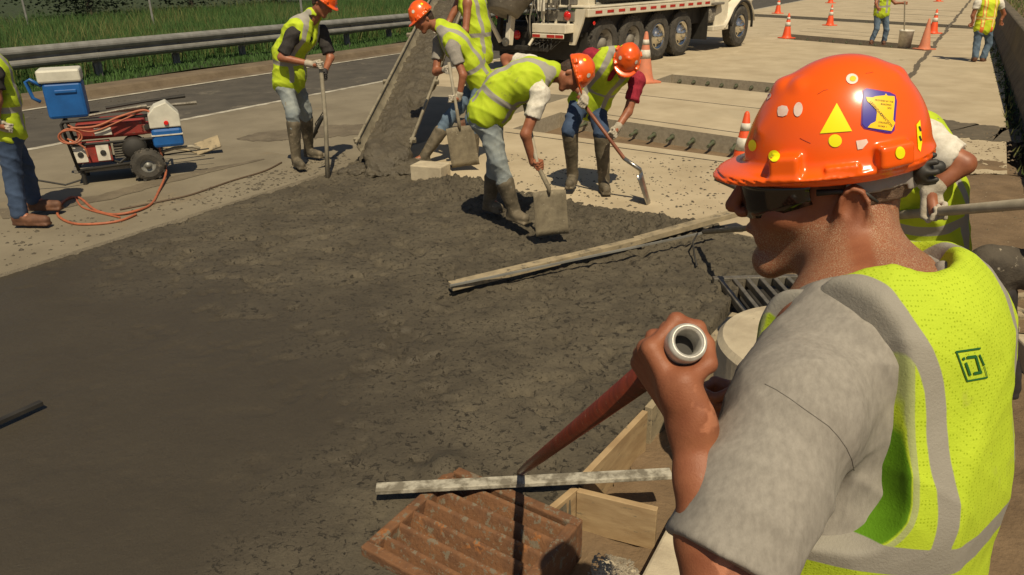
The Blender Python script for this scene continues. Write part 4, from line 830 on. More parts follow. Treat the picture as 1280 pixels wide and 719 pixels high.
cone(gz(1038, 4), .8, 'bright orange cone farthest up the left lane, its top out of the picture')
cone(gz(1166, 42), .71, 'bright orange cone behind the dusty cone, right of the bucket')
cone(gz(1155, 62), .74, 'dusty brown cone without bands, right of the bucket', True, False)
cone(gz(1173, 2), .71, 'tiny bright orange cone far up the road near the joint')
cone(gz(805, 103), .92, 'large faded dusty orange cone behind the maroon worker, by the second trench', True, True)
cone(V(*G(925, 229)), .71, 'orange cone with white bands and dark base beside the brim of the foreground hard hat', False, True, big=True)
# ---- bucket with a stick
b0 = gz(1130, 60); t = thing('bucket', 'white plastic bucket with mud on its side, beside the far worker', 'bucket', b0)
MB().lathe(b0, (0, 0, 1), [(0, .0), (.15, 0), (.17, .40), (.18, .41), (.18, .44), (.165, .44), (.14, .05), (0, .05)], 22).obj('pail', 'cone_white', t, smooth=True); MB().tube([b0+V(.17*math.cos(a), .17*math.sin(a)*.2, .40-.16*math.sin(a)) for a in np.linspace(0, math.pi, 9)], .004, 5).obj('bail', 'steel_dull', t)
tag(MB().tube([b0+V(0, .02, .05), Y(1131, 2, b0[1])], .018, 8).obj('stick', 'handle', at=b0+V(0, .02, .05)), 'wooden stick standing in the white bucket, held by the far worker', 'stick')

# ---- shovels
def shovel(name, label, top, mid, tip, wd, face, hm, bm='steel_dull', ln=.30, square=True, cat='shovel', r=.017, bend=None):
    """top -> mid: shaft; mid -> tip: blade, face = the way the hollow side looks"""
    top, mid, tip = map(np.array, (top, mid, tip)); t = thing(name, label, cat, (tip[0], tip[1], tip[2])); d = nrm(tip-mid); f = np.array(face, float); f = nrm(f-d*(f@d)); x = np.cross(d, f)
    pts = [top, mid+(top-mid)*.25] if bend is None else [top]+[np.array(q) for q in bend]
    MB().tube(pts+[mid], r, 10).obj('shaft', hm, t, smooth=True); MB().tube([mid+(pts[-1]-mid)*min(1, .28/np.linalg.norm(pts[-1]-mid)), mid, mid+d*.05], [r*1.05, r*1.12, r*.6], 10).obj('socket', bm, t, smooth=True)
    vs = []; nx, ny = 9, 9; Lb = np.linalg.norm(tip-mid)
    for j in range(ny):
        tt = j/(ny-1); wj = wd/2*((.96+.04*tt) if square else (1 if tt < .55 else math.sqrt(max(0, 1-((tt-.55)/.47)**2))))
        for i in range(nx): s = (i/(nx-1)*2-1); vs.append(mid+d*(.02+Lb*tt)+x*s*wj+f*(.045*s*s*(1-.6*tt)+.02*tt-.012))
    o = mesh_obj('blade', vs, [(j*nx+i, j*nx+i+1, (j+1)*nx+i+1, (j+1)*nx+i) for j in range(ny-1) for i in range(nx-1)], bm, t, smooth=True); m = o.modifiers.new('t', 'SOLIDIFY'); m.thickness = .004
    return t
shovel('shovel', 'square mud-caked shovel held blade down by the worker leaning over the chute', Y(561, 78, 8.20), Y(574, 156, 8.12), Y(582, 205, 8.12), .30, (0, -1, .2), 'handle', 'mud_steel')
e0 = Y(686, 235, 5.72)
t = shovel('shovel', 'square grey shovel driven into the fresh concrete by the bent worker in white', Y(652, 112, 6.15), e0, Y(690, 290, 5.70), .26, (.05, -1, .25), 'handle', 'mud_steel', bend=[Y(672, 207, 5.80)])
shovel('shovel', 'shovel with red wooden handle and bright socket, its round blade seen edge-on', Y(722, 120, 7.00), Y(800, 212, 6.78), Y(816, 262, 6.78), .2, (-.95, .2, .1), 'redwood', 'steel', square=False, bend=[Y(765, 178, 6.86), Y(780, 198, 6.82)])
# ---- vibrator pole of the stooping worker
t = thing('concrete_vibrator', 'grey vibrator pole with a black cord held upright in the slab edge', 'vibrator', G(409, 226))
MB().tube([Y(399, 74, 8.12), Y(401, 84, 8.12), Y(407, 150, 8.05), Y(410, 232, 7.98)], [.015, .022, .021, .026], 10).obj('pole', 'handle', t, smooth=True)
MB().tube([Y(392, 172, 8.12), Y(396, 160, 8.1), Y(402, 148, 8.06), Y(407, 143, 8.05)], [.012, .022, .022, .01], 8).obj('switch', 'black', t, smooth=True); MB().tube([Y(392, 172, 8.12), Y(397, 165, 8.12), Y(394, 155, 8.1), Y(404, 140, 8.06), Y(402, 100, 8.1)], .006, 6).obj('cord', 'black', t)

# ---- the chute and its concrete
def chute():
    a = V(*Y(481, 192, 8.35)); b = Y(566, -2, 12.4); d = b-a; L = np.linalg.norm(d); dn = d/L; x = nrm(np.cross(dn, (0, 0, 1))); up = np.cross(x, dn)
    t = thing('concrete_chute', 'long grey trough chute of the mixer truck pouring wet concrete onto the road', 'chute', (a[0], a[1], 0))
    n, m = 25, 17; r = .30; vs = []
    for i in range(n):
        s = i/(n-1); w_ = 1-.12*s
        for j in range(m): th = math.pi*(j/(m-1)); vs.append(a+d*s+x*(-math.cos(th)*r*w_*1.02)+up*(-math.sin(th)*r*.72*w_+.12))
    o = mesh_obj('trough', vs, [(i*m+j, i*m+j+1, (i+1)*m+j+1, (i+1)*m+j) for i in range(n-1) for j in range(m-1)], 'chute', t, smooth=True); s_ = o.modifiers.new('t', 'SOLIDIFY'); s_.thickness = .006
    for sx in (-1, 1):
        MB().tube([a+x*sx*r*1.03+up*.13, b+x*sx*r*.9+up*.13], .016, 8).obj('rim', 'chute', t)
        for f_ in (.02, .33, .64, .95): p = a+d*f_+x*sx*r*1.06+up*.12; MB().box(p, (.05, .07, .05), dn, up).obj('lug', 'chute', t, bevel=.006)
    for f_ in (.34, .66):
        MB().tube([a+d*f_+x*(-math.cos(th)*r*1.04)+up*(-math.sin(th)*r*.75+.12) for th in np.linspace(0, math.pi, 13)], .014, 6).obj('rib', 'chute', t, smooth=True)
    # the sliding concrete: a lumpy relief inside the trough
    ni, nj = 230, 44; I, Jn = np.meshgrid(np.linspace(-.03, .98, ni), np.linspace(-1, 1, nj), indexing='ij'); W_ = r*(.80-.05*np.sin(I*9)); sx = I*L; sy = Jn*.27
    hgt = -.72*r*np.sqrt(np.clip(1-(Jn*.86)**2, 0, 1))+.12+.012+.15*(1-Jn**2)*(1-.3*I)+.085*(fbm(sx*7+3, sy*7, 4, 61)-.45)+.05*(fbm(sx*22, sy*22, 3, 66)-.45)
    hgt -= .07*np.exp(-(((I-.26)/.045)**2+((Jn-.45)/.3)**2))
    P = a[None, None]+d[None, None]*I[..., None]+x[None, None]*(Jn*W_*1.08)[..., None]+up[None, None]*hgt[..., None]
    nid = np.arange(ni*nj).reshape(ni, nj); q = np.stack([nid[:-1, :-1], nid[:-1, 1:], nid[1:, 1:], nid[1:, :-1]], -1).reshape(-1, 4)
    o = mesh_obj('wet_concrete', P.reshape(-1, 3), q[:, ::-1].copy(), 'fresh_lump', None, smooth=True, kind='stuff')
    # tongue of concrete from the lip to the ground
    S = Sculpt(.013); g = G(486, 212); RNG = np.random.default_rng(5)
    for k in range(30):
        s = k/25; p = (a+V(0, -.0, .08))*(1-s)+(g+V(.02, -.12, .02))*s; S.ell(p+V(RNG.normal()*.12, RNG.normal()*.05, RNG.normal()*.02), V(1, 1, .8)*RNG.uniform(.07, .13), None, .05)
    for k in range(330):
        an = RNG.uniform(0, 6.28); rr = RNG.uniform(0, 1)**.6; p = g+V(.08+math.cos(an)*rr*.60, math.sin(an)*rr*.32-.02, .13*(1-rr)-.01); S.ell(p, V(1, 1, .7)*RNG.uniform(.018, .06), None, .012)
    S.folds(.012, 60, 9); S.obj('concrete_heap', 'fresh_lump', None, kind='stuff')
chute()
M_ = MB()   # pale block at the foot of the chute
blk = G(538, 222); t = tag(mesh_obj('concrete_block', *[(lambda q: (q.v, q.f))(MB().box((blk[0], blk[1]+.05, .05), (.36, .24, .17), (.93, -.36, 0)))][0], 'oldconc', at=(blk[0], blk[1]+.05, 0), bevel=.012), 'pale concrete block half buried beside the end of the chute', 'block')

# ---- truck
def truck():
    az = R(41); d = V(math.sin(az), math.cos(az), 0); rt = V(math.cos(az), -math.sin(az), 0); w3 = G(822, 75); org = w3-d*3.1
    t = thing('mixer_truck', 'white concrete mixer truck seen from behind with polished wheels and red and white reflector tape', 'truck', org)
    ms = lambda s: s-1. if s > 5.9 else s
    TL = lambda s, o, z: org+d*ms(s)+rt*o+V(0, 0, z)          # s forward, o to the right (0 = wheel face), z up
    def bx(nm, s0, s1, o0, o1, z0, z1, m, bev=.015): return MB().box(org+d*(ms(s0)+ms(s1))/2+rt*((o0+o1)/2)+V(0, 0, (z0+z1)/2), (abs(ms(s1)-ms(s0)), abs(o1-o0), abs(z1-z0)), d).obj(nm, m, t, bevel=bev)
    def wheel(s, o, side=1, chrome=True, R_=.53, wdt=.28, dual=False):
        c = TL(s, o, R_); ax = rt*side; w = MB().lathe(c, ax, [(R_*.56, -wdt), (R_*.84, -wdt), (R_*.97, -wdt+.03), (R_, -wdt+.06), (R_, -.06), (R_*.97, -.03), (R_*.84, 0), (R_*.6, -.005), (R_*.56, -.03)], 48)
        for k in range(56):
            a = 2*math.pi*k/56; e = d*math.cos(a)+V(0, 0, 1)*math.sin(a); e2 = -d*math.sin(a)+V(0, 0, 1)*math.cos(a)
            for q in (-.22, -.14, -.06): w.box(c+e*R_*1.0+ax*(wdt/.28*q+(.008 if k % 2 else -.008)), (.02, .052, .026), e, ax)
        wo = w.obj('wheel', 'tyre', t, smooth=False)
        if chrome:
            MB().lathe(c, ax, [(R_*.57, -.04), (R_*.55, -.015), (R_*.50, -.02), (R_*.46, -.07), (R_*.40, -.05), (R_*.30, -.02), (R_*.28, .02), (R_*.17, .03), (R_*.16, .07), (0.02, .075), (0, .075)], 40).obj('rim', 'chrome', wo, smooth=True)
            nut = MB()
            for k in range(10): a = 2*math.pi*k/10; e = d*math.cos(a)+V(0, 0, 1)*math.sin(a); nut.tube([c+e*R_*.235+ax*.015, c+e*R_*.235+ax*.055], .016, 6)
            nut.obj('wheel_nuts', 'chrome', wo)
            for k in range(5): a = 2*math.pi*(k+.3)/5; e = d*math.cos(a)+V(0, 0, 1)*math.sin(a); MB().lathe(c+e*R_*.40+ax*-.044, ax, [(.036, 0), (.036, .004), (0, .0042)], 10).obj('hand_hole', 'frame_dark', wo)
        else: MB().lathe(c, ax, [(R_*.57, -.03), (R_*.52, -.03), (R_*.42, -.16), (R_*.25, -.17), (R_*.22, -.05), (0, -.04)], 32).obj('rim', 'truck_grey', wo, smooth=True)
    ws = [.90, 2.0, 3.1, 4.2]
    for s, ch in zip(ws, (False, False, True, True)): wheel(s, .0, 1, ch, .525)
    wheel(8.05, .18, 1, True, .53, .32)
    for s in (.9, 2.0, 3.1, 4.2, 8.05): wheel(s, -2.35, -1, True)
    for s in (.9, 2.0): wheel(s, -.33, 1, False)
    for o in (-.85, -1.5): bx('frame_rail', .0, 9.2, o-.05, o+.05, .62, .92, 'frame_dark')
    for s in ws: cyl('axle', TL(s, -.1, .53), TL(s, -2.25, .53), .09, 'frame_dark', t)
    # bed rail with reflector tape
    bx('side_rail', .1, 6.6, -.06, .10, 1.10, 1.26, 'white_paint'); bx('deck', .15, 6.6, -2.35, .10, 1.265, 1.31, 'white_paint')
    for k in range(12): s = .35+k*.43; bx('reflector', s, s+.24, .101, .106, 1.16, 1.215, 'red_tape' if k % 1 == 0 else 'white_paint', 0)
    bx('side_panel', .15, 6.5, -.2, -.15, .7, 1.1, 'frame_dark')
    # rear: white corner panel, bumper, lamps
    q = [TL(.02, .10, 1.26), TL(.02, -.22, 1.26), TL(.0, -.30, .60), TL(.0, -.12, .60), TL(.62, .10, 1.10), TL(.22, .10, .9)]
    v = [TL(0, .10, 1.26), TL(0, -.16, 1.26), TL(0, -.30, .56), TL(0, -.16, .56), TL(0, .02, .98)]; v2 = [p+d*.05 for p in v]
    mesh_obj('corner_panel', v+v2, [(0, 1, 2, 3, 4), (9, 8, 7, 6, 5)]+[(i, 5+i, 5+(i+1) % 5, (i+1) % 5) for i in range(5)], 'white_paint', t)
    bx('lamp_panel', -.04, .0, -.95, -.16, 1.02, 1.24, 'truck_grey'); bx('rear_shelf', -.30, .0, -1.05, -.18, .80, .98, 'white_paint'); bx('rear_step', -.34, -.30, -1.02, -.2, .70, .79, 'white_paint')
    for k, o in enumerate((-1.0, -.62, -.40)): bx('reflector', -.346, -.341, o, o+.2, .715, .775, 'red_tape', 0)
    for o, z, s, r_ in ((-.32, 1.13, -.04, .075), (-1.62, .72, -.1, .085), (-2.2, 1.1, -.04, .07)):
        MB().lathe(TL(s, o, z), -d, [(r_*1.15, 0), (r_*1.15, .02), (r_, .03), (r_*.8, .045), (0, .05)], 20).obj('tail_lamp', 'lamp_red', t, smooth=True)
    MB().lathe(TL(.3, .105, .98), rt, [(.04, 0), (.035, .012), (0, .015)], 14).obj('side_lamp', 'lamp_red', t)
    bx('rear_crossmember', -.02, .12, -2.3, -.2, .62, .9, 'frame_dark'); bx('bumper_bar', -.25, -.15, -2.0, -.7, .42, .52, 'frame_dark')
    bx('rear_frame', .18, .5, -2.4, -.25, .22, .98, 'frame_dark'); bx('rear_frame', -.05, .1, -2.45, -1.1, .35, .8, 'frame_dark')
    for o in (-.5, -1.9): bx('mud_flap', .28, .30, o-.3, o+.45, .25, .8, 'black', 0)
    bx('mud_flap', 6.32, 6.34, -.55, .08, .30, 1.05, 'black', 0)
    # chute bracket, hopper, struts, hoses, ladder, water gauge
    MB().lathe(TL(-.35, -1.55, 1.75), (-d*.5+V(0, 0, -1)), [(.62, 0), (.60, .02), (.34, .62), (.30, .64), (.0, .64)], 28).obj('hopper', 'truck_grey', t, smooth=True)
    MB().beam(TL(-.55, -1.48, .55), TL(-.35, -1.38, 2.3), .14, .12, rt).obj('strut', 'white_paint', t, bevel=.01); MB().beam(TL(-.625, -1.45, 1.0), TL(-.45, -1.36, 2.2), .04, .012, rt).obj('strut_slot', 'frame_dark', t)
    MB().lathe(TL(-.63, -1.48, .62), -d, [(.09, 0), (.09, .03), (.04, .03), (.04, .05), (0, .05)], 16).obj('pivot', 'steel', t)
    MB().beam(TL(-.3, -2.0, .5), TL(-.1, -1.9, 2.2), .1, .1, rt).obj('strut', 'frame_dark', t); MB().tube([TL(-.5, -1.75, .6), TL(-.7, -1.9, 1.1), TL(-.5, -2.1, 2.0)], .05, 8).obj('ram', 'white_paint', t)
    MB().tube([TL(-.4, -1.05, .55), TL(-.1, -.9, 1.0), TL(-.1, -.86, 1.9)], .03, 8).obj('pipe', 'white_paint', t)
    for k in range(11):
        o = -1.25+k*.045*random.uniform(.7, 1.4); p = [TL(-.12-.05*math.sin(k), o, 2.1)]; z = 2.1
        while z > .75: z -= .25; p.append(TL(-.14-.10*random.random(), o+random.uniform(-.05, .05), z))
        MB().tube(p, .013+.008*(k % 2), 6).obj('hydraulic_hose', 'black' if k % 3 else 'truck_grey', t, smooth=True)
    for k in range(7): MB().tube([TL(-.2, -1.2+.1*k, .62+.02*k), TL(-.36, -1.1+.1*k, .5+.07*math.sin(k)), TL(-.2, -.95+.1*k, .66)], .012, 6).obj('hydraulic_hose', 'black', t)
    for k in range(3): MB().tube([TL(-.2, -.95+.07*k, 1.22), TL(-.2, -.95+.07*k, 1.55)], .028, 10).obj('gauge_tube', 'cone_white', t)
    for k in range(6): MB().box(TL(-.15, -.78+.06*k, 1.33+.05*(k % 2)), (.05, .04, .10), d).obj('valve', 'chrome' if k % 2 else 'truck_grey', t)
    for k in range(4): bx('control_box', -.1, .0, -.9+.22*k, -.75+.22*k, 1.34, 1.5, ('white_paint', 'truck_grey', 'frame_dark', 'truck_grey')[k])
    for o in (-.30, -.62): MB().beam(TL(-.05, o, .9), TL(.3, o, 3.2), .03, .05, rt).obj('ladder_rail', 'white_paint', t)
    # drum and its ring
    c0 = TL(.6, -1.17, 2.75); c1 = TL(6.5, -1.17, 2.25); da = nrm(c1-c0); L = np.linalg.norm(c1-c0)
    MB().lathe(c0, da, [(.0, -.3), (.45, -.3), (.50, 0), (.85, .8), (1.15, 2.0), (1.18, 3.1), (1.0, 4.1), (.7, 4.7), (0, 4.9)], 40).obj('drum', 'drum_paint', t, smooth=True)
    bx('drum_support', .8, 1.1, -1.9, -.4, 1.3, 1.9, 'white_paint'); bx('drum_support', 6.2, 6.6, -1.7, -.6, 1.3, 2.1, 'truck_grey')
    MB().tube([TL(1.0, -.2, 1.5), TL(6.2, -.2, 1.5)], .17, 16).obj('water_tank', 'frame_dark', t, smooth=True)
    # cab, hood, front fender, step
    bx('cab', 6.9, 8.4, -2.25, -.05, 1.15, 2.95, 'white_paint', .06); bx('hood', 8.4, 9.9, -2.0, -.35, 1.0, 1.85, 'white_paint', .1); bx('windscreen', 8.401, 8.42, -2.0, -.3, 2.0, 2.75, 'glass_dark', 0)
    dr = bx('door', 7.05, 8.05, -.05, -.03, 1.2, 2.8, 'white_paint', 0); bx('window', 7.2, 7.95, -.028, -.02, 2.05, 2.65, 'glass_dark', 0)
    F = []; cx, cz = 7.05, .53
    prof = [(180, .98), (165, .80), (140, .72), (110, .69), (90, .69), (60, .70), (30, .72), (8, .74)]; vs = []
    for a, rr in prof:
        for o in (.22, -.45): vs.append(org+d*(cx+math.cos(R(a))*rr)+rt*o+V(0, 0, cz+math.sin(R(a))*rr))
    o_ = mesh_obj('fender', vs, [(2*i, 2*i+1, 2*i+3, 2*i+2) for i in range(len(prof)-1)], 'white_paint', t, smooth=True); s_ = o_.modifiers.new('t', 'SOLIDIFY'); s_.thickness = .03
    vs = [org+d*(cx+math.cos(R(a))*.64)+rt*.19+V(0, 0, cz+math.sin(R(a))*.64) for i, a in enumerate(range(-5, 190, 13))]; MB().tube(vs, .035, 8).obj('fender_flare', 'frame_dark', t, smooth=True)
    v = [TL(7.28, .14, .62), TL(7.28, .14, 1.6), TL(7.05, .10, 1.7), TL(6.75, .05, .9), TL(6.75, .05, .58)]; v2 = [p-rt*.25 for p in v]
    mesh_obj('cab_skirt', v+v2, [(4, 3, 2, 1, 0), (5, 6, 7, 8, 9)]+[(i, (i+1) % 5, 5+(i+1) % 5, 5+i) for i in range(5)], 'white_paint', t)
    bx('side_skirt', 6.45, 7.3, -.1, .18, .50, .62, 'white_paint'); bx('battery_box', 6.45, 6.9, -.6, .02, .62, 1.1, 'frame_dark'); bx('step', 6.4, 6.95, -.2, .2, 1.12, 1.18, 'truck_grey'); bx('air_tank', 6.4, 6.7, -.1, .1, .7, 1.05, 'truck_grey', .06)
truck()

# ---- generator on its cart with the two coolers
def generator():
    o = G(103, 232); yaw = R(24); a = V(math.cos(yaw), math.sin(yaw), 0); b = V(-math.sin(yaw), math.cos(yaw), 0); P = lambda x, y, z: o+a*x+b*y+V(0, 0, z)
    t = thing('generator', 'dusty red portable generator in a black tube frame with one wheel, hoses wound round it', 'generator', o); W_, D_, H_ = .80, .50, .62
    for y in (0, D_):
        MB().tube([P(0, y, .16), P(-.06, y, .64), P(-.04, y, .66), P(W_-.04, y, .66), P(W_, y, .64), P(W_-.0, y, .2), P(.02, y, .16)], .016, 8).obj('frame_tube', 'frame_dark', t, smooth=True); MB().tube([P(-.03, y, .42), P(W_, y, .42)], .013, 8).obj('frame_tube', 'frame_dark', t)
    for x, z in ((-.05, .64), (W_, .64), (0, .18), (W_, .2)): MB().tube([P(x, 0, z), P(x, D_, z)], .015, 8).obj('frame_tube', 'frame_dark', t)
    MB().box(P(.38, .25, .15), (.86, .46, .05), a).obj('base_plate', 'truck_grey', t, bevel=.006)
    MB().box(P(.38, .24, .54), (.66, .40, .17), a).obj('fuel_tank', 'gen_red', t, bevel=.03); MB().box(P(.17, .05, .33), (.34, .08, .22), a).obj('control_panel', 'gen_red', t, bevel=.01)
    for x in (.05, .26):
        q = MB().box(P(x, .005, .32), (.12, .012, .17), a).obj('outlet_plate', 'cone_white', t, bevel=.004); MB().lathe(P(x, -.002, .32), -b, [(.028, 0), (.028, .008), (.014, .010), (0, .010)], 14).obj('outlet', 'black', q)
    MB().box(P(.3, -.005, .535), (.16, .014, .075), a).obj('label_plate', 'cone_white', t, bevel=.003)
    MB().lathe(P(.56, .05, .33), -b, [(.0, .1), (.09, .1), (.12, .06), (.12, -.12), (0, -.12)], 20).obj('engine', 'frame_dark', t, smooth=True)
    for k in range(6): MB().box(P(.42, .12+.0*k, .25+.025*k), (.12, .2, .012), a).obj('cooling_fin', 'steel_dull', t)
    MB().box(P(.5, .1, .24), (.12, .1, .08), a).obj('carburettor', 'steel_dull', t, bevel=.01); MB().tube([P(.3, .1, .22), P(.4, .0, .2), P(.52, .02, .28)], .014, 6).obj('fuel_line', 'black', t)
    MB().box(P(.7, .1, .52), (.11, .12, .12), a).obj('muffler', 'gen_red', t, bevel=.02); MB().lathe(P(.72, .03, .54), -b, [(.03, 0), (.03, .01), (0, .012)], 12).obj('muffler_cap', 'frame_dark', t)
    for nm, y in (('wheel', -.09), ('wheel', D_+.05)):
        c = P(.66, y, .165); w = MB().lathe(c, -b, [(.075, -.05), (.12, -.055), (.155, -.04), (.165, -.01), (.165, .01), (.155, .04), (.12, .055), (.075, .05)], 32)
        for k in range(26): an = 2*math.pi*k/26; e = a*math.cos(an)+V(0, 0, 1)*math.sin(an); w.box(c+e*.162+b*(.018 if k % 2 else -.018), (.02, .03, .045), e, b)
        wo = w.obj('wheel', 'tyre', t); MB().lathe(c, -b, [(.08, .03), (.075, .035), (.055, .01), (.03, .02), (.026, .05), (0, .052)], 20).obj('rim', 'galv', wo, smooth=True)
    for y in (.03, D_-.03): MB().tube([P(.03, y, .0), P(.03, y, .14)], .022, 8).obj('foot', 'frame_dark', t)
    # fold-down handle bar
    MB().tube([P(.5, .02, .2), P(.95, -.02, .30), P(1.12, -.02, .30), P(1.2, -.03, .27)], .017, 8).obj('cart_handle', 'handle', t, smooth=True); MB().tube([P(.5, .3, .16), P(1.3, .28, .20)], .008, 6).obj('brace_rod', 'frame_dark', t)
    MB().tube([P(-.42, -.02, .12), P(-.15, -.02, .03), P(.0, .0, .06)], .010, 6).obj('brace_rod', 'frame_dark', t)
    # paddle / float resting at the end of the handle
    p0 = G(256, 190, .03); tg = MB(); tg.box(p0+V(.03, .05, .07), (.30, .17, .02), (.93, .2, .3), (-.25, -.8, .55)); tg.tube([p0+V(-.10, .0, -.01), p0+V(-.2, -.02, .03), p0+V(-.55, -.1, .10)], .014, 8); tag(tg.obj('hand_float', 'wood_old', at=p0, bevel=.005), 'grey rectangular hand float lying beyond the generator handle', 'hand float')
    # blue cooler on the left
    def cooler(c, w_, d_, h0, rz, label, ax_=a, lean=0):
        q = thing('cooler', label, 'cooler', c); ax = ax_; by = V(-ax[1], ax[0], 0); Q = lambda x, y, z: c+ax*x+by*y+V(0, 0, z)
        return q, Q, ax
    c = P(.02, .24, .68); q, Q, ax = cooler(c, 0, 0, 0, 0, 'tall blue cooler with a white lid standing on the generator')
    MB().box(Q(.0, 0, .18), (.36, .32, .36), ax).obj('tub', 'cooler_blue', q, bevel=.03); MB().box(Q(-.01, 0, .42), (.39, .35, .125), ax).obj('lid', 'cooler_white', q, bevel=.02)
    MB().tube([Q(-.18, -.13, .33), Q(-.27, -.13, .40), Q(-.31, -.12, .38), Q(-.28, -.12, .22), Q(-.22, -.13, .18)], .018, 8).obj('handle', 'cooler_blue', q, smooth=True); MB().box(Q(.02, -.165, .27), (.2, .02, .035), ax).obj('handle_recess', 'cooler_blue', q, bevel=.008)
    # small cooler on the right with a pitched white lid
    c = P(.86, .0, .40); q, Q, ax = cooler(c, 0, 0, 0, 0, 'small blue cooler with a pointed white lid and red button hanging at the right')
    MB().box(Q(.04, 0, .035), (.30, .26, .20), ax).obj('tub', 'cooler_blue', q, bevel=.03); MB().box(Q(.04, -.006, .065), (.305, .262, .012), ax).obj('groove', 'cone_white', q)
    poly = [(-.115, .14), (.19, .14), (.19, .27), (.08, .40), (-.04, .36), (-.115, .28)]; v = [Q(x, -.132, z) for x, z in poly]+[Q(x, .132, z) for x, z in poly]; n = 6
    mesh_obj('lid', v, [tuple(range(n))[::-1], tuple(range(n, 2*n))]+[(i, (i+1) % n, n+(i+1) % n, n+i) for i in range(n)], 'cooler_white', q, bevel=.012)
    MB().lathe(Q(.05, -.134, .19), -b, [(.024, 0), (.024, .012), (.018, .018), (0, .018)], 14).obj('button', 'lamp_red', q)
    # rods and tools on top
    for k, (x0, x1, z0, z1, y) in enumerate(((.35, 1.15, .72, .78, .35), (.4, 1.25, .70, .72, .2), (.2, .75, .69, .74, .1))):
        tag(MB().tube([P(x0, y, z0), P((x0+x1)/2, y, (z0+z1)/2+.01), P(x1, y+.05, z1)], [.016, .014, .022], 8).obj('tool_rod', 'steel_dull' if k else 'frame_dark', at=P(x0, y, z0)), ('black-gripped rod lying across the top of the generator, farthest back', 'steel rod lying on the generator, middle of three', 'short steel rod lying nearest on the generator')[k], 'rod')
    # hose loops
    h = MB(); pts = []
    for k in range(46): s = k/45; an = s*12.5; pts.append(P(-.02+.10*math.sin(an)+.04*s, -.045-.01*math.cos(an*2), .52+.075*math.cos(an)+.01*math.sin(9*s)))
    hose = thing('hose', 'orange hose draped over the generator and looped on the ground in front of it', 'hose', G(130, 250))
    MB().tube(pts, .010, 6).obj('coil', 'hose', hose, smooth=True)
    def spline(P_, n=10):
        out = []; P_ = [np.array(p) for p in P_]
        for i in range(len(P_)-1):
            p0, p1, p2, p3 = P_[max(i-1, 0)], P_[i], P_[i+1], P_[min(i+2, len(P_)-1)]
            for k in range(n): u = k/n; out.append(.5*((2*p1)+(-p0+p2)*u+(2*p0-5*p1+4*p2-p3)*u*u+(-p0+3*p1-3*p2+p3)*u**3))
        return out+[P_[-1]]
    MB().tube(spline([P(.02, -.03, .6), P(.25, -.04, .60), P(.5, -.03, .68), P(.74, -.04, .72), P(.79, -.06, .60), P(.80, -.07, .3), P(.82, -.1, .08), G(198, 240, .012), G(188, 256, .012), G(165, 265, .02), G(140, 268, .012), G(118, 262, .012), G(98, 247, .012), G(80, 252, .012), G(72, 268, .012), G(90, 279, .012), G(120, 280, .012), G(150, 276, .012), G(170, 268, .014)]), .012, 8).obj('run', 'hose', hose, smooth=True)
    MB().tube(spline([P(-.03, -.04, .50), P(.1, -.05, .40), P(.12, -.06, .3)]), .010, 6).obj('run', 'hose', hose, smooth=True); MB().tube(spline([P(0, -.02, .63), P(.2, -.04, .55), P(.5, -.04, .64), P(.72, 0, .72)]), .009, 6).obj('run', 'hose', hose, smooth=True)
    tag(MB().tube(spline([G(150, 262, .01), G(200, 252, .01), G(240, 243, .01), G(290, 226, .01), G(330, 214, .01), G(352, 203, .01)]), .009, 6).obj('cord', 'hose_brown', at=G(150, 262)), 'thin brown cord running along the slab edge toward the stooping worker', 'cord')
    tag(MB().tube(spline([G(36, 250, .01), G(60, 262, .01), G(90, 246, .01), G(105, 260, .01), G(150, 272, .01)]), .009, 6).obj('cord', 'hose', at=G(60, 262)), 'short orange cord on the ground near the brown boots', 'cord')
generator()

# ---- left edge: a float blade lying on the concrete
tag(MB().box(G(8, 523, .015), (.34, .035, .02), G(40, 512)-G(0, 530)).obj('float_blade', 'frame_dark', at=G(8, 523)), 'dark metal float blade reaching in from the left edge over the smooth concrete', 'float')

# ---- screed: long boards and the pipe
e1, e2 = G(563, 358, .03), G(803, 300, .07)
t = thing('screed_board', 'long muddy wooden screed board lying across the rough concrete', 'board', e1)
MB().beam(e1, e1+(e2-e1)*.53, .075, .05).obj('plank', 'wood_old', t, bevel=.004); MB().beam(e1+(e2-e1)*.53, e2, .06, .045).obj('plank', 'wood_old', t, bevel=.004)
MB().beam(e1+V(.0, -.045, .022), G(898, 286, .12)+V(0, -.02, 0), .012, .014).obj('edge_strip', 'galv', t)
tag(MB().beam(G(795, 301, .04), G(935, 262, .16), .085, .04).obj('upper_board', 'wood_old', at=G(795, 301)), 'second muddy board lying above the screed, ending behind the nose of the foreground man', 'board')
pa, pb = G(880, 290, .16), Y(1168, 265, 2.86); pd = nrm(pb-pa)
tag(MB().tube([pa, pb, pb+pd*.75], .019, 12).obj('long_pipe', 'handle', smooth=True, at=pa), 'long grey pipe held by the man behind, running past the foreground man at both sides', 'pipe')
tag(MB().tube([G(872, 292, .14), G(866, 303, .10), G(868, 318, .03), G(871, 333, .0)], .007, 6).obj('wire', 'frame_dark', smooth=True, at=G(868, 300)), 'thin bent black wire hanging from the screed pipe', 'wire')

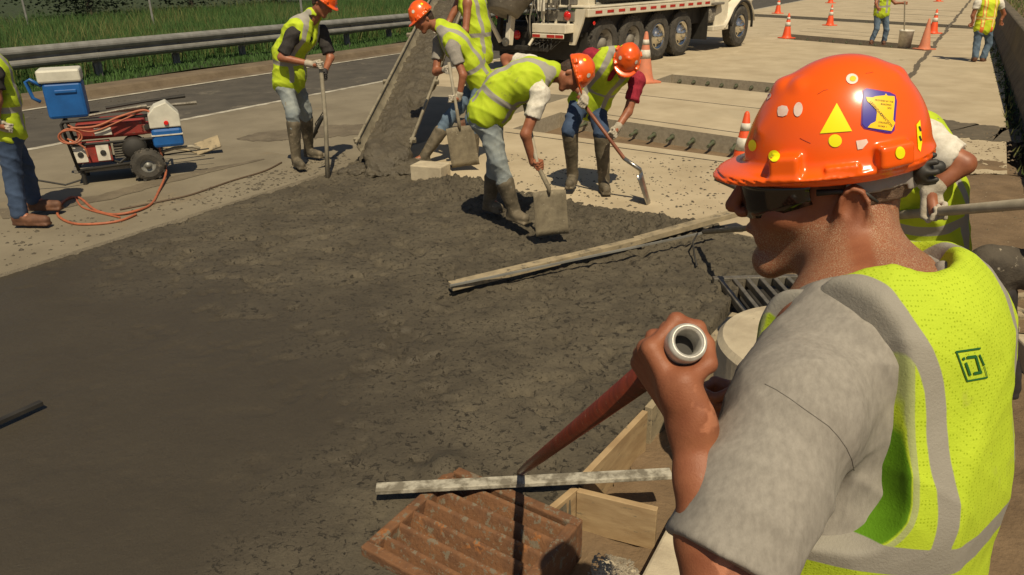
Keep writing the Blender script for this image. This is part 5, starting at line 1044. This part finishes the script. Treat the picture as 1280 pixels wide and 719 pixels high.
# ---- forms, boards, grate, concrete pieces at the bottom
def plank(p, q, z, th, ht, m, name, label, cat='board', off=0., parent=None, rough=0):
    a, b = G(*p, z), G(*q, z); d = nrm(b-a); n = V(d[1], -d[0], 0); b_ = MB().box((a+b)/2+n*(th/2+off)+V(0, 0, -ht/2), (np.linalg.norm(b-a), th, ht), d)
    o = b_.obj(name, m, parent, at=(a[0], a[1], z-ht) if parent is None else None, bevel=.003)
    return tag(o, label, cat) if parent is None else o
plank((722, 596), (803, 512), .02, .03, .27, 'wood', 'form_board', 'pale plywood form board standing on edge, below the foreground hand', off=.0)
plank((806, 508), (858, 452), .0, .04, .25, 'wood_old', 'form_board', 'muddy form board hidden behind the foreground hand')
plank((872, 436), (915, 390), .05, .05, .25, 'wood_old', 'form_board', 'splintered tan form board standing against the round concrete drum')
t = thing('corner_form', 'short plywood box corner beside the rusty grate', 'form board', G(716, 640))
a, b = G(722, 612, .0), G(822, 636, .0); MB().box((a+b)/2+V(0, 0, -.10), (np.linalg.norm(b-a), .03, .20), b-a).obj('front_board', 'wood', t, bevel=.003)
a2 = G(698, 632, .0); MB().box((a+a2)/2+V(-.02, 0, -.09), (np.linalg.norm(a-a2)+.04, .03, .18), a-a2).obj('side_board', 'wood', t, bevel=.003)
a, b = G(470, 611, .045), G(839, 592, .045)
tag(MB().box((a+b)/2, (np.linalg.norm(b-a), .058, .02), b-a).obj('painted_board', 'wood_white', at=a, bevel=.003), 'narrow board with flaking white paint lying across above the rusty grate', 'board')
def grate():
    z = .02; L_, T_, R_ = G(450, 683, z), G(567, 580, z), G(729, 649, z); ex = T_-L_; lx = np.linalg.norm(ex); ex = ex/lx; ey = R_-T_; ly = np.linalg.norm(ey); ey = ey/ly; print('grate', lx, ly, ex@ey)
    t = thing('drain_grate', 'rusty cast iron slotted drain grate caked with dried concrete', 'grate', L_+ex*lx/2+ey*ly/2-V(0, 0, z)); P = lambda x, y, zz=0.: L_+ex*x+ey*y+V(0, 0, zz)
    bw = .045; lx *= 1.0
    for x0, x1, y0, y1, nm in ((0, bw, 0, ly, 'frame_bar'), (lx-bw, lx, 0, ly, 'frame_bar'), (bw+.002, lx-bw-.002, 0, bw, 'frame_bar'), (bw+.002, lx-bw-.002, ly-bw, ly, 'frame_bar')):
        v = [P(*q) for q in ((x0, y0, -.19), (x1, y0, -.19), (x1, y1, -.19), (x0, y1, -.19), (x0, y0, 0), (x1, y0, 0), (x1, y1, 0), (x0, y1, 0))]
        mesh_obj(nm, v, [(0, 1, 2, 3), (7, 6, 5, 4), (0, 4, 5, 1), (1, 5, 6, 2), (2, 6, 7, 3), (3, 7, 4, 0)], 'rust', t, bevel=.007)
    n = 6; pitch = (lx-2*bw)/n
    for k in range(n):
        x = bw+pitch*(k+.5); v = []
        for y in (bw*.8, ly-bw*.8): v += [P(x+pitch*.06, y, -.010), P(x+pitch*.22, y, -.004), P(x+pitch*.32, y, -.022), P(x+pitch*.30, y, -.12), P(x-pitch*.42, y, -.105)]
        if k < n: mesh_obj('slat', v, [(0, 1, 2, 3, 4), (9, 8, 7, 6, 5)]+[(i, 5+i, 5+(i+1) % 5, (i+1) % 5) for i in range(5)], 'rust', t, bevel=.004)
    mesh_obj('pan', [P(.01, .01, -.125), P(lx-.01, .01, -.125), P(lx-.01, ly-.01, -.125), P(.01, ly-.01, -.125)], [(0, 1, 2, 3)], 'frame_dark', t)
grate()
# round concrete drum, slabs of rubble, second grate in shadow
c = K(1012, 468, 2.35); ztop = .62; c = G(1020, 425, ztop); rad = .38
t = tag(MB().lathe((c[0], c[1], -.3), (0, 0, 1), [(rad, 0), (rad, ztop+.27), (rad-.02, ztop+.295), (rad-.06, ztop+.30), (0, ztop+.30)], 64).obj('concrete_pier', 'oldconc', at=(c[0], c[1], -.3), bevel=0), 'round pale concrete pier right behind the foreground shoulder', 'pier')
def rubble(px, z0, z1, label, m='oldconc'):
    P = [G(*p, z1) for p in px]; b = MB().prism([(p[0], p[1]) for p in P], z0, z1); return tag(b.obj('concrete_chunk', m, at=(P[0][0], P[0][1], z0), bevel=.012), label, 'concrete')
rubble([(793, 735), (846, 634), (905, 560), (960, 640), (960, 800), (820, 800)], -.3, -.06, 'sloping grey concrete slab edge under the foreground forearm')
rubble([(735, 735), (755, 694), (798, 712), (790, 740)], -.3, -.10, 'small lump of pale broken concrete right of the rusty grate')
rubble([(1245, 395), (1285, 380), (1330, 420), (1290, 440)], -.2, .0, 'piece of concrete at the right edge below the crouching worker')
def side_grate():
    o = G(955, 372, -.02); ex = nrm(G(1005, 400, 0)-G(955, 345, 0)); ex[2] = 0; ex = nrm(ex); ey = V(-ex[1], ex[0], 0)
    t = thing('slotted_cover', 'dark slotted drain cover in the shade under the foreground chin', 'grate', o); P = lambda x, y, z=0: o+ex*x+ey*y+V(0, 0, z)
    MB().box(P(0, .2, -.10), (.8, .9, .03), ex).obj('pan', 'frame_dark', t)
    for k in range(9): MB().box(P(0, -.2+k*.095, -.01), (.62, .03, .05), ex).obj('bar', 'steel_dull', t, bevel=.005)
    for x in (-.34, .34): MB().box(P(x, .18, -.02), (.05, .85, .07), ex).obj('frame_bar', 'steel_dull', t, bevel=.005)
side_grate()
# a dark wedge of cloth and rubble at the right edge, splinters
for k in range(5):
    p = G(1262+random.uniform(-6, 12), 372+8*k, .02); tag(MB().box(p, (.34, .05, .03), (math.cos(.3+k), math.sin(.3+k), .05*k)).obj('lumber_scrap', 'wood_old', at=p, bevel=.003), ('muddy scrap of lumber by the crouching knee, topmost', 'muddy scrap of lumber by the crouching knee, second from the top', 'muddy scrap of lumber by the crouching knee, middle one', 'muddy scrap of lumber by the crouching knee, fourth from the top', 'muddy scrap of lumber by the crouching knee, lowest')[k], 'lumber')
# ================================================================== THE FOREGROUND MAN
def cast_decal(poly, target, m, name, off=.0007, step=2.2, vf=None, parent=None):
    """a flat print lying on the surface of target; its outline is given along our line of sight"""
    if target.name not in _bvh:
        me = target.data; o = origin(target); _bvh[target.name] = BVHTree.FromPolygons([tuple(np.array(v.co)+o) for v in me.vertices], [tuple(p.vertices) for p in me.polygons])
    bv = _bvh[target.name]; v, f = vf if vf else grid_fill(poly, step); out = []
    for p in v:
        d = nrm(ray(p[0], p[1])); h = bv.ray_cast(Vector(CC), Vector(d)); out.append(None if h[0] is None else np.array(h[0])-d*off*.3+np.array(h[1])*off*(1 if h[1].dot(Vector(d)) < 0 else -1))
    f = [q for q in f if all(out[i] is not None for i in q)]
    if not f: print('decal missed', name); return None
    ok = [q if q is not None else CC for q in out]; nf = []
    for q in f: a, b, c = ok[q[0]], ok[q[1]], ok[q[2]]; nf.append(q if np.cross(b-a, c-a)@(a-CC) < 0 else q[::-1])
    return mesh_obj(name, ok, nf, m, parent if parent is not None else target, smooth=True)
def cast_line(pts, target, r, m, name, n=6, sub=6, lift=0.):
    if target.name not in _bvh: cast_decal([(0, 0), (1, 0), (0, 1)], target, m, name)
    bv = _bvh[target.name]; P = []
    for i in range(len(pts)-1):
        for k in range(sub):
            u = k/sub; p = (pts[i][0]*(1-u)+pts[i+1][0]*u, pts[i][1]*(1-u)+pts[i+1][1]*u); d = nrm(ray(*p)); h = bv.ray_cast(Vector(CC), Vector(d))
            if h[0] is not None: P.append(np.array(h[0])+np.array(h[1])*lift)
    return MB().tube(P, r, n).obj(name, m, target, smooth=True) if len(P) > 2 else None
def stroke(a, b, w): a = np.array(a, float); b = np.array(b, float); d = (b-a)/np.linalg.norm(b-a); n = np.array([-d[1], d[0]])*w/2; return [a-n, b-n, b+n, a+n]
def text_vf(s, size):
    c = bpy.data.curves.new('t', 'FONT'); c.body = s; c.size = size; c.resolution_u = 2; o = bpy.data.objects.new('t', c); COL.objects.link(o); bpy.context.view_layer.update()
    me = o.to_mesh(); v = [(p.co.x, p.co.y) for p in me.vertices]; f = [tuple(p.vertices) for p in me.polygons]; o.to_mesh_clear(); bpy.data.objects.remove(o); bpy.data.curves.remove(c); return v, f

AZ = R(-36); tf = V(math.sin(AZ), math.cos(AZ), 0); tl = V(-math.cos(AZ), math.sin(AZ), 0); th = R(7)
TF = tf*math.cos(th)-V(0, 0, 1)*math.sin(th); TU = V(0, 0, 1)*math.cos(th)+tf*math.sin(th); TL_ = tl
TO = K(1090, 366, .97)
def T(x, y, z): return TO+TL_*x+TF*y+TU*z
HZ = R(-74); hp = R(-9); HF = V(math.sin(HZ)*math.cos(hp), math.cos(HZ)*math.cos(hp), math.sin(hp)); HA = frame(HF, (0.03, -.02, 1)); HS = 1.10
HO = K(1062, 262, .985)-HA[0]*.080*HS
def Hd(x, y, z): return HO+HS*(HA[0]*x+HA[1]*y+HA[2]*z)
SHL, ELB, SHR = K(998, 508, .885), K(908, 765, .84), T(-.19, .0, -.06); print('shoulder', np.linalg.norm(SHL-T(0, 0, 0)), (SHL-TO)@TL_, (SHL-TO)@TF, (SHL-TO)@TU)
pend, pcon = K(861, 427, .85), G(650, 591, .02); pax = nrm(pend-pcon)
hero = thing('person', 'foreground man in orange hard hat, sunglasses and hi-vis vest gripping a red pole', 'person', (TO[0], TO[1], 0))
B = Sculpt(.0034)
head(B, HO, HA, HS, True)
# neck, throat, collar muscles
B.seg(Hd(0, -.008, -.02), T(0, .020, -.02), HA[0], .052, .054, .054, .056, .03)
B.rc(Hd(0, .028, -.075), T(0, .035, -.04), .024, .030, .03)
B.rc(Hd(.058, -.03, -.03), T(.012, .085, -.05), .021, .016, .014); B.rc(Hd(.0, -.030, -.03), T(.0, .0, -.05), .028, .030, .03)
B.rc(T(.02, -.02, -.045), T(.12, -.01, -.085), .040, .036, .05); B.rc(T(-.02, -.02, -.045), T(-.12, -.01, -.085), .040, .036, .05)
for a_, b_ in ((Hd(.080, -.035, -.055), Hd(.045, .045, -.115)), (Hd(.078, -.05, -.075), Hd(.052, .03, -.135)), (Hd(.074, -.062, -.045), Hd(.084, -.03, -.075))): B.rc(a_, b_, .0028, .0022, .006, 's')
# ear rim
ec = Hd(.086, -.004, .0)
for k in range(9):
    a0, a1 = R(-70+k*32), R(-70+(k+1)*32)
    if k < 8: B.rc(ec+HS*(HA[1]*-.016*math.cos(a0)+HA[2]*.027*math.sin(a0)+HA[0]*(.001+.004*math.cos(a0))), ec+HS*(HA[1]*-.016*math.cos(a1)+HA[2]*.027*math.sin(a1)+HA[0]*(.001+.004*math.cos(a1))), .0032, .0032, .003)
B.ell(ec+HS*(HA[1]*.004-HA[2]*.030), V(.007, .010, .010), HA, .006)
B.seg(T(0, -.0, -.05), T(0, 0, -.55), TL_, .16, .10, .15, .11, .05)
# left arm and fist round the pole
wrist = hand(B, pend-pax*.060, pax, ELB, .021, -1, 1.0, .007, dirh=K(812, 432, .86)-K(856, 520, .88))
B.rc(SHL, ELB, .050, .044, .03); fm = wrist+(ELB-wrist)*.62
B.seg(wrist, wrist+(ELB-wrist)*.3, np.cross(pax, ELB-wrist), .027, .021, .029, .026, .02); B.rc(wrist+(ELB-wrist)*.3, fm, .028, .037, .02); B.rc(fm, ELB, .037, .041, .03)
for w_ in (-.010, .0, .010): B.rc(wrist+np.cross(pax, nrm(ELB-wrist))*w_-(ELB-wrist)*.02, wrist+(ELB-wrist)*.25+np.cross(pax, nrm(ELB-wrist))*w_*.5+(-TF)*.012, .004, .005, .008)
# right arm reaching down and forward
ELR = T(-.25, .10, -.30); WRR = T(-.14, .32, -.36); B.rc(SHR, ELR, .052, .043, .03); B.rc(ELR, WRR, .043, .028, .02); hand(B, WRR+V(-.02, .08, .0), (0, .1, 1), ELR, .02, 1, 1.0, .012)
def hero_at(v):
    q = (v-HO)/HS; x, yy, z = q@HA[0], q@HA[1], q@HA[2]
    beard = smoothstep(-.012, -.035, z+.25*(yy-.06))*smoothstep(-.004, .02, yy)*smoothstep(-.135, -.10, z); nape = smoothstep(-.012, -.028, yy)*smoothstep(-.105, -.065, z+.2*(yy+.08))
    r = np.random.default_rng(3).random(len(v)); return {'stubble': np.clip(np.maximum(beard, nape)*1.0, 0, 1)*smoothstep(.22, .19, np.linalg.norm(v-HO, axis=1))}
body = B.obj('body', 'skin', hero, attrf=hero_at, clipbox=(V(-9, -9, 1.02), V(9, 9, 3)))
# t-shirt
S = Sculpt(.0042)
S.seg(T(0, -.015, -.06), T(0, -.01, -.30), TL_, .165, .118, .165, .122, .05); S.seg(T(0, -.01, -.30), T(0, 0, -.60), TL_, .165, .122, .165, .12, .05)
for x in (1, -1): S.rc(T(x*.05, -.01, -.045), T(x*.15, -.0, -.085), .056, .064, .05)
S.rc(T(.14, .0, -.09), SHL, .064, .068, .04); SLE = K(884, 752, .84); hem = SHL+(SLE-SHL)*.82; S.rc(SHL, SHL+(SLE-SHL)*.45, .068, .068, .04); S.rc(SHL+(SLE-SHL)*.45, SHL+(SLE-SHL)*.95, .070, .078, .04)
S.rc(SHR, SHR+(ELR-SHR)*.85, .078, .072, .04)
S.ell(T(0, .015, .04), V(.076, .085, .055), np.array([TL_, TF, TU]), .02, 's')
# broad folds running from the armpit over the sleeve
for (p, q, r_, s_) in ():
    S.rc(K(*p, s_), K(*q, s_+.01), r_, r_*.6, .03, 's')
S.folds(.0055, 24, 12); S.folds(.0022, 60, 5)
S.ops.append(((lambda fn: fn)(None),)) if False else None
d_ = nrm(SLE-SHL)
def capcut(p, n, rad):
    p = np.array(p, float)
    def fn(x, y, z):
        a = (x-p[0])*n[0]+(y-p[1])*n[1]+(z-p[2])*n[2]; rr = np.sqrt(np.maximum((x-p[0])**2+(y-p[1])**2+(z-p[2])**2-a*a, 0)); return np.maximum(np.maximum(-a, a-.16), rr-rad)
    return (fn, p+np.minimum(n*.16, 0)-rad, p+np.maximum(n*.16, 0)+rad, .008, 's')
S.ops.append(capcut(hem, d_, .125)); pass
dr_ = nrm(ELR-SHR); S.ops.append(capcut(SHR+(ELR-SHR)*.7, dr_, .11))
shirt = S.obj('shirt', 'tee_grey', hero, clipbox=(V(-9, -9, 1.0), V(9, 9, 3)))
# vest
S = Sculpt(.0038)
S.seg(T(0, -.018, -.05), T(0, -.016, -.22), TL_, .176, .136, .184, .145, .05); S.seg(T(0, -.016, -.22), T(0, -.005, -.62), TL_, .180, .140, .19, .150, .05)
for x in (1, -1): S.rc(T(x*.03, -.012, -.042), T(x*.12, -.004, -.078), .066, .074, .05)
XA = .118
for x in (1, -1):                     # arm openings
    S.bx(T(x*.30, -.02, -.06), V(.30-XA, .142, .200), np.array([TL_, TF, TU]), .075, .008, 's')
S.ell(T(0, .03, .045), V(.098, .108, .066), np.array([TL_, TF, TU]), .03, 's'); S.seg(T(0, .15, .0), T(0, .17, -.30), TL_, .06, .06, .004, .05, .006, 's')
S.folds(.0065, 14, 21, (1, 1, .35)); S.folds(.0012, 60, 8)
def vest_at(v):
    q = v-TO; x, yy, z = q@TL_, q@TF, q@TU
    wob = .004*np.sin(z*19)+.003*np.sin(z*41+1); xx = np.where(x > 0, x-wob, x+wob); cen = .094+.012*smoothstep(-.15, .02, z)
    cen = cen-.028*(x < 0)
    sv_ = .0118-np.abs(np.abs(xx)-cen); sh_ = .021-np.abs(z+.275+.004*np.sin(x*30)-.12*np.maximum(x-.1, 0)); st = np.maximum(np.where(z > -.26, sv_, -1), sh_)
    # distance to the arm opening, for the grey-green binding
    dx = np.maximum(XA-np.abs(x), 0); e = np.abs(x)-XA
    qq = [np.abs(np.abs(x)-.30)-(.30-XA-.075), np.abs(yy+.02)-(.142-.075), np.abs(z+.06)-(.2-.075)]; rr = np.sqrt(sum(np.maximum(k_, 0)**2 for k_ in qq))+np.minimum(np.maximum(qq[0], np.maximum(qq[1], qq[2])), 0)-.075
    return {'stripe': st, 'piping': .0038-np.abs(rr-.0075), 'green': .0035-rr}
vest = S.obj('vest', 'vest_fg', hero, attrf=vest_at, clipbox=(V(-9, -9, 1.0), V(9, 9, 3)))
# trousers and boots below the picture
P = Sculpt(.014); P.seg(T(0, 0, -.55), T(0, 0, -.72), TL_, .17, .125, .18, .13, .04); F0 = {}
for x in (1, -1): kn = V(*(T(x*.10, .02, -1.0)[:2]), .50); an = V(*(T(x*.11, -.02, -1.0)[:2]), .10); P.rc(T(x*.09, 0, -.72), kn, .10, .08, .05); P.rc(kn, an, .08, .075, .02); F0[x] = an
P.folds(.01, 30, 3, (1, 1, 1.8)); P.obj('trousers', 'jeans', hero)
for x in (1, -1): Q = Sculpt(.012); an = F0[x]; Q.rc(an, an+V(0, 0, .06), .05, .06); Q.rc(an+V(0, 0, -.05), an+tf*.17+V(0, 0, -.055), .05, .045, .02); Q.cut((0, 0, .0), (0, 0, -1)); Q.obj('boot', 'boot_brown', hero)
# hard hat
hatO = Hd(0, .012, .045); HB = frame(HA[1]*math.cos(R(1))-HA[2]*math.sin(R(1)), HA[2])
hat = hat_sculpt(hatO, HB, .0024, .91, True).obj('hard_hat', 'orange', hero)
def hl(x, y, z): return hatO+.875*(HB[0]*x+HB[1]*y+HB[2]*z)
S = Sculpt(.003)
for k in range(8):
    a0, a1 = R(60+k*5), R(60+(k+1)*5)
    S.bx(hatO+HB[1]*-.108*math.sin(a0)+HB[0]*.088*math.cos(a0)-HB[2]*.024, V(.003, .012, .018), frame(HB[0]*-math.sin(a0)-HB[1]*math.cos(a0), HB[2]), .002, .003)
for k in range(9):
    a0 = R(10+k*6); S.bx(hatO+HB[1]*-.104*math.sin(a0)+HB[0]*.085*math.cos(a0)-HB[2]*.020, V(.002, .010, .013), frame(HB[0]*-math.sin(a0)-HB[1]*math.cos(a0), HB[2]), .0015, .004)
S.obj('headband', 'strap', hat)
S = Sculpt(.0026); kc = hl(.040, -.118, -.024); S.ell(kc, V(.024, .014, .020), HB, .004); S.bx(kc+HB[0]*-.02, V(.03, .007, .012), HB, .004, .004)
for k in range(9): a = 2*math.pi*k/9; S.rc(kc+HB[1]*-.006+HB[0]*.021*math.cos(a)+HB[2]*.018*math.sin(a), kc+HB[1]*-.016+HB[0]*.021*math.cos(a)+HB[2]*.018*math.sin(a), .0042, k=.002)
S.rc(kc+HB[1]*-.01, kc+HB[1]*-.022, .010, .009, .003); S.obj('ratchet_knob', 'black', hat)
# stickers on the hat
def st(poly, m, nm='sticker', off=.0008, par=None): return cast_decal(poly, hat, m, nm, off, parent=par)
def ellipse(cx, cy, a, b, rot=0, n=22): return [(cx+a*math.cos(2*math.pi*k/n)*math.cos(rot)-b*math.sin(2*math.pi*k/n)*math.sin(rot), cy+a*math.cos(2*math.pi*k/n)*math.sin(rot)+b*math.sin(2*math.pi*k/n)*math.cos(rot)) for k in range(n)]
st([(1046, 129), (1065, 164), (1025, 167)], 'yellow'); st(ellipse(1044, 176, 8.3, 8), 'yellow'); st(ellipse(941, 182, 5, 7.2), 'yellow'); st(ellipse(968, 195, 7, 7.2), 'yellow'); st(ellipse(1125, 191, 6, 7.6), 'yellow')
st([(973, 134), (978, 132), (984, 133), (986, 138), (984, 144), (979, 146), (973, 145), (972, 139)], 'white_st'); st(ellipse(998, 137, 5.5, 9, .15), 'white_st'); st([(1070, 176), (1083, 174), (1085, 178), (1078, 186), (1072, 187)], 'white_st')
s1 = st(ellipse(1065, 99, 7.5, 6.5), 'white_st'); st(ellipse(1066, 99, 4, 3.4), 'gold_st', 'print', .0012, s1)
s1 = st(ellipse(959, 121, 6.5, 3.8, -.55), 'white_st'); st([stroke((955, 124), (963, 118), 1.3)][0], 'purple_st', 'print', .0012, s1)
st([(948, 112), (952, 107), (956, 108), (944, 123), (936, 134), (933, 135), (935, 128)], 'yellow'); st(ellipse(932, 150, 4, 10, .05), 'gold_st'); st(ellipse(932, 150, 2.2, 7, .05), 'ink', 'print', .0012)
rr = [(1078, 113), (1083, 110.5), (1112, 115.5), (1119, 119), (1121, 127), (1118, 163), (1114, 167), (1108, 167), (1080, 161), (1076, 156)]
s1 = st(rr, 'purple_st', 'sticker', .0006); cx, cy = 1098, 139; s2 = st([(cx+(x-cx)*.93, cy+(y-cy)*.94) for x, y in rr], 'blue_st', 'field', .0011, s1)
mn = [(1082, 122), (1090, 122.5), (1094, 121), (1105, 120), (1106.5, 117.5), (1108.5, 120.5), (1117, 121), (1117.5, 126), (1115.5, 150), (1118, 154), (1113.5, 164), (1084, 159.5), (1088, 155), (1094, 152), (1095.5, 141), (1094, 137), (1088, 131), (1083.5, 127)]
s3 = st(mn, 'gold_st', 'map_print', .0016, s1)
def hat_text(s, size, x, y, ang):
    v, f = text_vf(s, size); c, s_ = math.cos(ang), math.sin(ang); vv = [(x+p[0]*c+p[1]*s_, y+p[0]*s_-p[1]*c) for p in v]; cast_decal(None, hat, 'ink', 'lettering', .0021, vf=(vv, f), parent=s1)
hat_text('PROVIDED BY THE', 2.7, 1093, 126.5, .12); hat_text('BUILDING', 2.9, 1100, 131.5, .12); hat_text('SITE', 2.9, 1108, 136.5, .12); hat_text('LEGENDARY', 4.2, 1086, 128.5, .86); hat_text('DIRECTION', 4.0, 1099, 143.5, .84); hat_text('STRONG', 2.9, 1097, 154, .12); hat_text('WORK 1', 2.9, 1096.5, 158.5, .12)
cast_line([(1000, 173), (1008, 177), (1015, 180)], hat, .0005, 'scratch', 'scratch', sub=4); cast_line([(1022, 118), (1030, 113), (1037, 112)], hat, .0004, 'scratch', 'scratch', sub=4); cast_line([(1082, 92), (1094, 90)], hat, .0004, 'scratch', 'scratch', sub=4)
for p in ([(1145, 156), (1149.5, 150), (1152, 178), (1150, 190), (1147, 186)],): st(p, 'yellow')
st(stroke((1148, 158), (1150, 164), 2.2), 'ink', 'print', .0013); st(stroke((1148.5, 170), (1150.5, 176), 2.2), 'ink', 'print', .0013)
# sunglasses
vs = []; n = 29
for i in range(n):
    ph = R(-78+156*i/(n-1)); c = math.cos(ph); x = .0755*math.sin(ph); y = .008+.112*c**.8 if c > 0 else .008; nose = math.exp(-(x/.012)**2)
    hi_, lo_ = .036-.004*(1-c), .034-.054*(.35+.65*c)+.026*nose
    for k in range(5): vs.append(Hd(x, y+.003*math.sin(math.pi*k/4), hi_+(lo_-hi_)*k/4))
g = mesh_obj('sunglasses', vs, [(i*5+k, i*5+k+1, (i+1)*5+k+1, (i+1)*5+k) for i in range(n-1) for k in range(4)], 'glass_dark', hero, smooth=True); m_ = g.modifiers.new('t', 'SOLIDIFY'); m_.thickness = .003
for x in (1, -1): MB().tube([Hd(x*.074, .035, .022), Hd(x*.080, .01, .023), Hd(x*.083, -.018, .018), Hd(x*.080, -.03, .006)], [.0045, .0035, .003, .002], 8).obj('temple_arm', 'black', g, smooth=True)
# sideburn and cropped hair under the hat
S = Sculpt(.004); S.ell(Hd(0, -.003, .030), V(.0725, .085, .078)*HS, HA, .01); S.ell(Hd(0, .095, .03), V(.12, .11, .14)*HS, HA, .006, 's'); S.cut(Hd(0, 0, -.004), -HA[2]); S.cut(Hd(0, 0, .075), HA[2]); S.ell(Hd(.09, .002, -.004), V(.03, .026, .042), HA, .006, 's'); S.folds(.0016, 190, 4); S.obj('hair', 'nape', hero)
# logo on the back of the vest
def vp(x, y): return (1180+x/11.06, 425+y/11.06)
for a, b, w_ in (((150, 165), (495, 115), 2.4), ((165, 165), (315, 570), 1.7), ((310, 565), (590, 515), 2.1), ((590, 520), (545, 360), 1.0), ((545, 350), (480, 200), 2.0), ((305, 242), (435, 225), 3.6), ((430, 220), (500, 460), 2.6), ((400, 462), (515, 440), 3.6), ((290, 310), (355, 490), 3.0), ((255, 240), (275, 275), 3.0)):
    cast_decal(stroke(vp(*a), vp(*b), w_), vest, 'ink_green', 'logo_stroke', .0012)
# seams of the t-shirt
for pts in ([(956, 480), (970, 487), (987, 498), (1005, 511), (1022, 523), (1036, 533), (1048, 546), (1058, 560), (1065, 575), (1068, 590)], ):
    cast_line(pts, shirt, .0005, 'seam', 'seam', sub=8)
0 and cast_line([(852, 640), (872, 654), (900, 666), (940, 677), (985, 684)], shirt, .0004, 'seam', 'seam', sub=8)
# ---- the red pole
t = thing('red_pole', 'red-brown muddy pole with a silver threaded end held by the foreground man', 'pole', pcon)
MB().tube([pcon, pcon+pax*.4, pend-pax*.045], [.015, .0185, .019], 16).obj('shaft', 'redpole', t, smooth=True)
MB().lathe(pend-pax*.05, pax, [(.0215, 0), (.0225, .002), (.0225, .044), (.021, .050), (.0165, .050), (.0145, .047), (.0145, .006)], 32).obj('threaded_end', 'pale_steel', t, smooth=True)
MB().lathe(pend-pax*.044, pax, [(.0146, 0), (.0146, .012), (.0, .0121)], 24).obj('bore', 'frame_dark', t)
MB().lathe(pend-pax*.0, pax, [(.0166, .0), (.0172, .0015), (.0192, .0015), (.0205, .0)], 32).obj('end_lip', 'pale_steel', t, smooth=True)
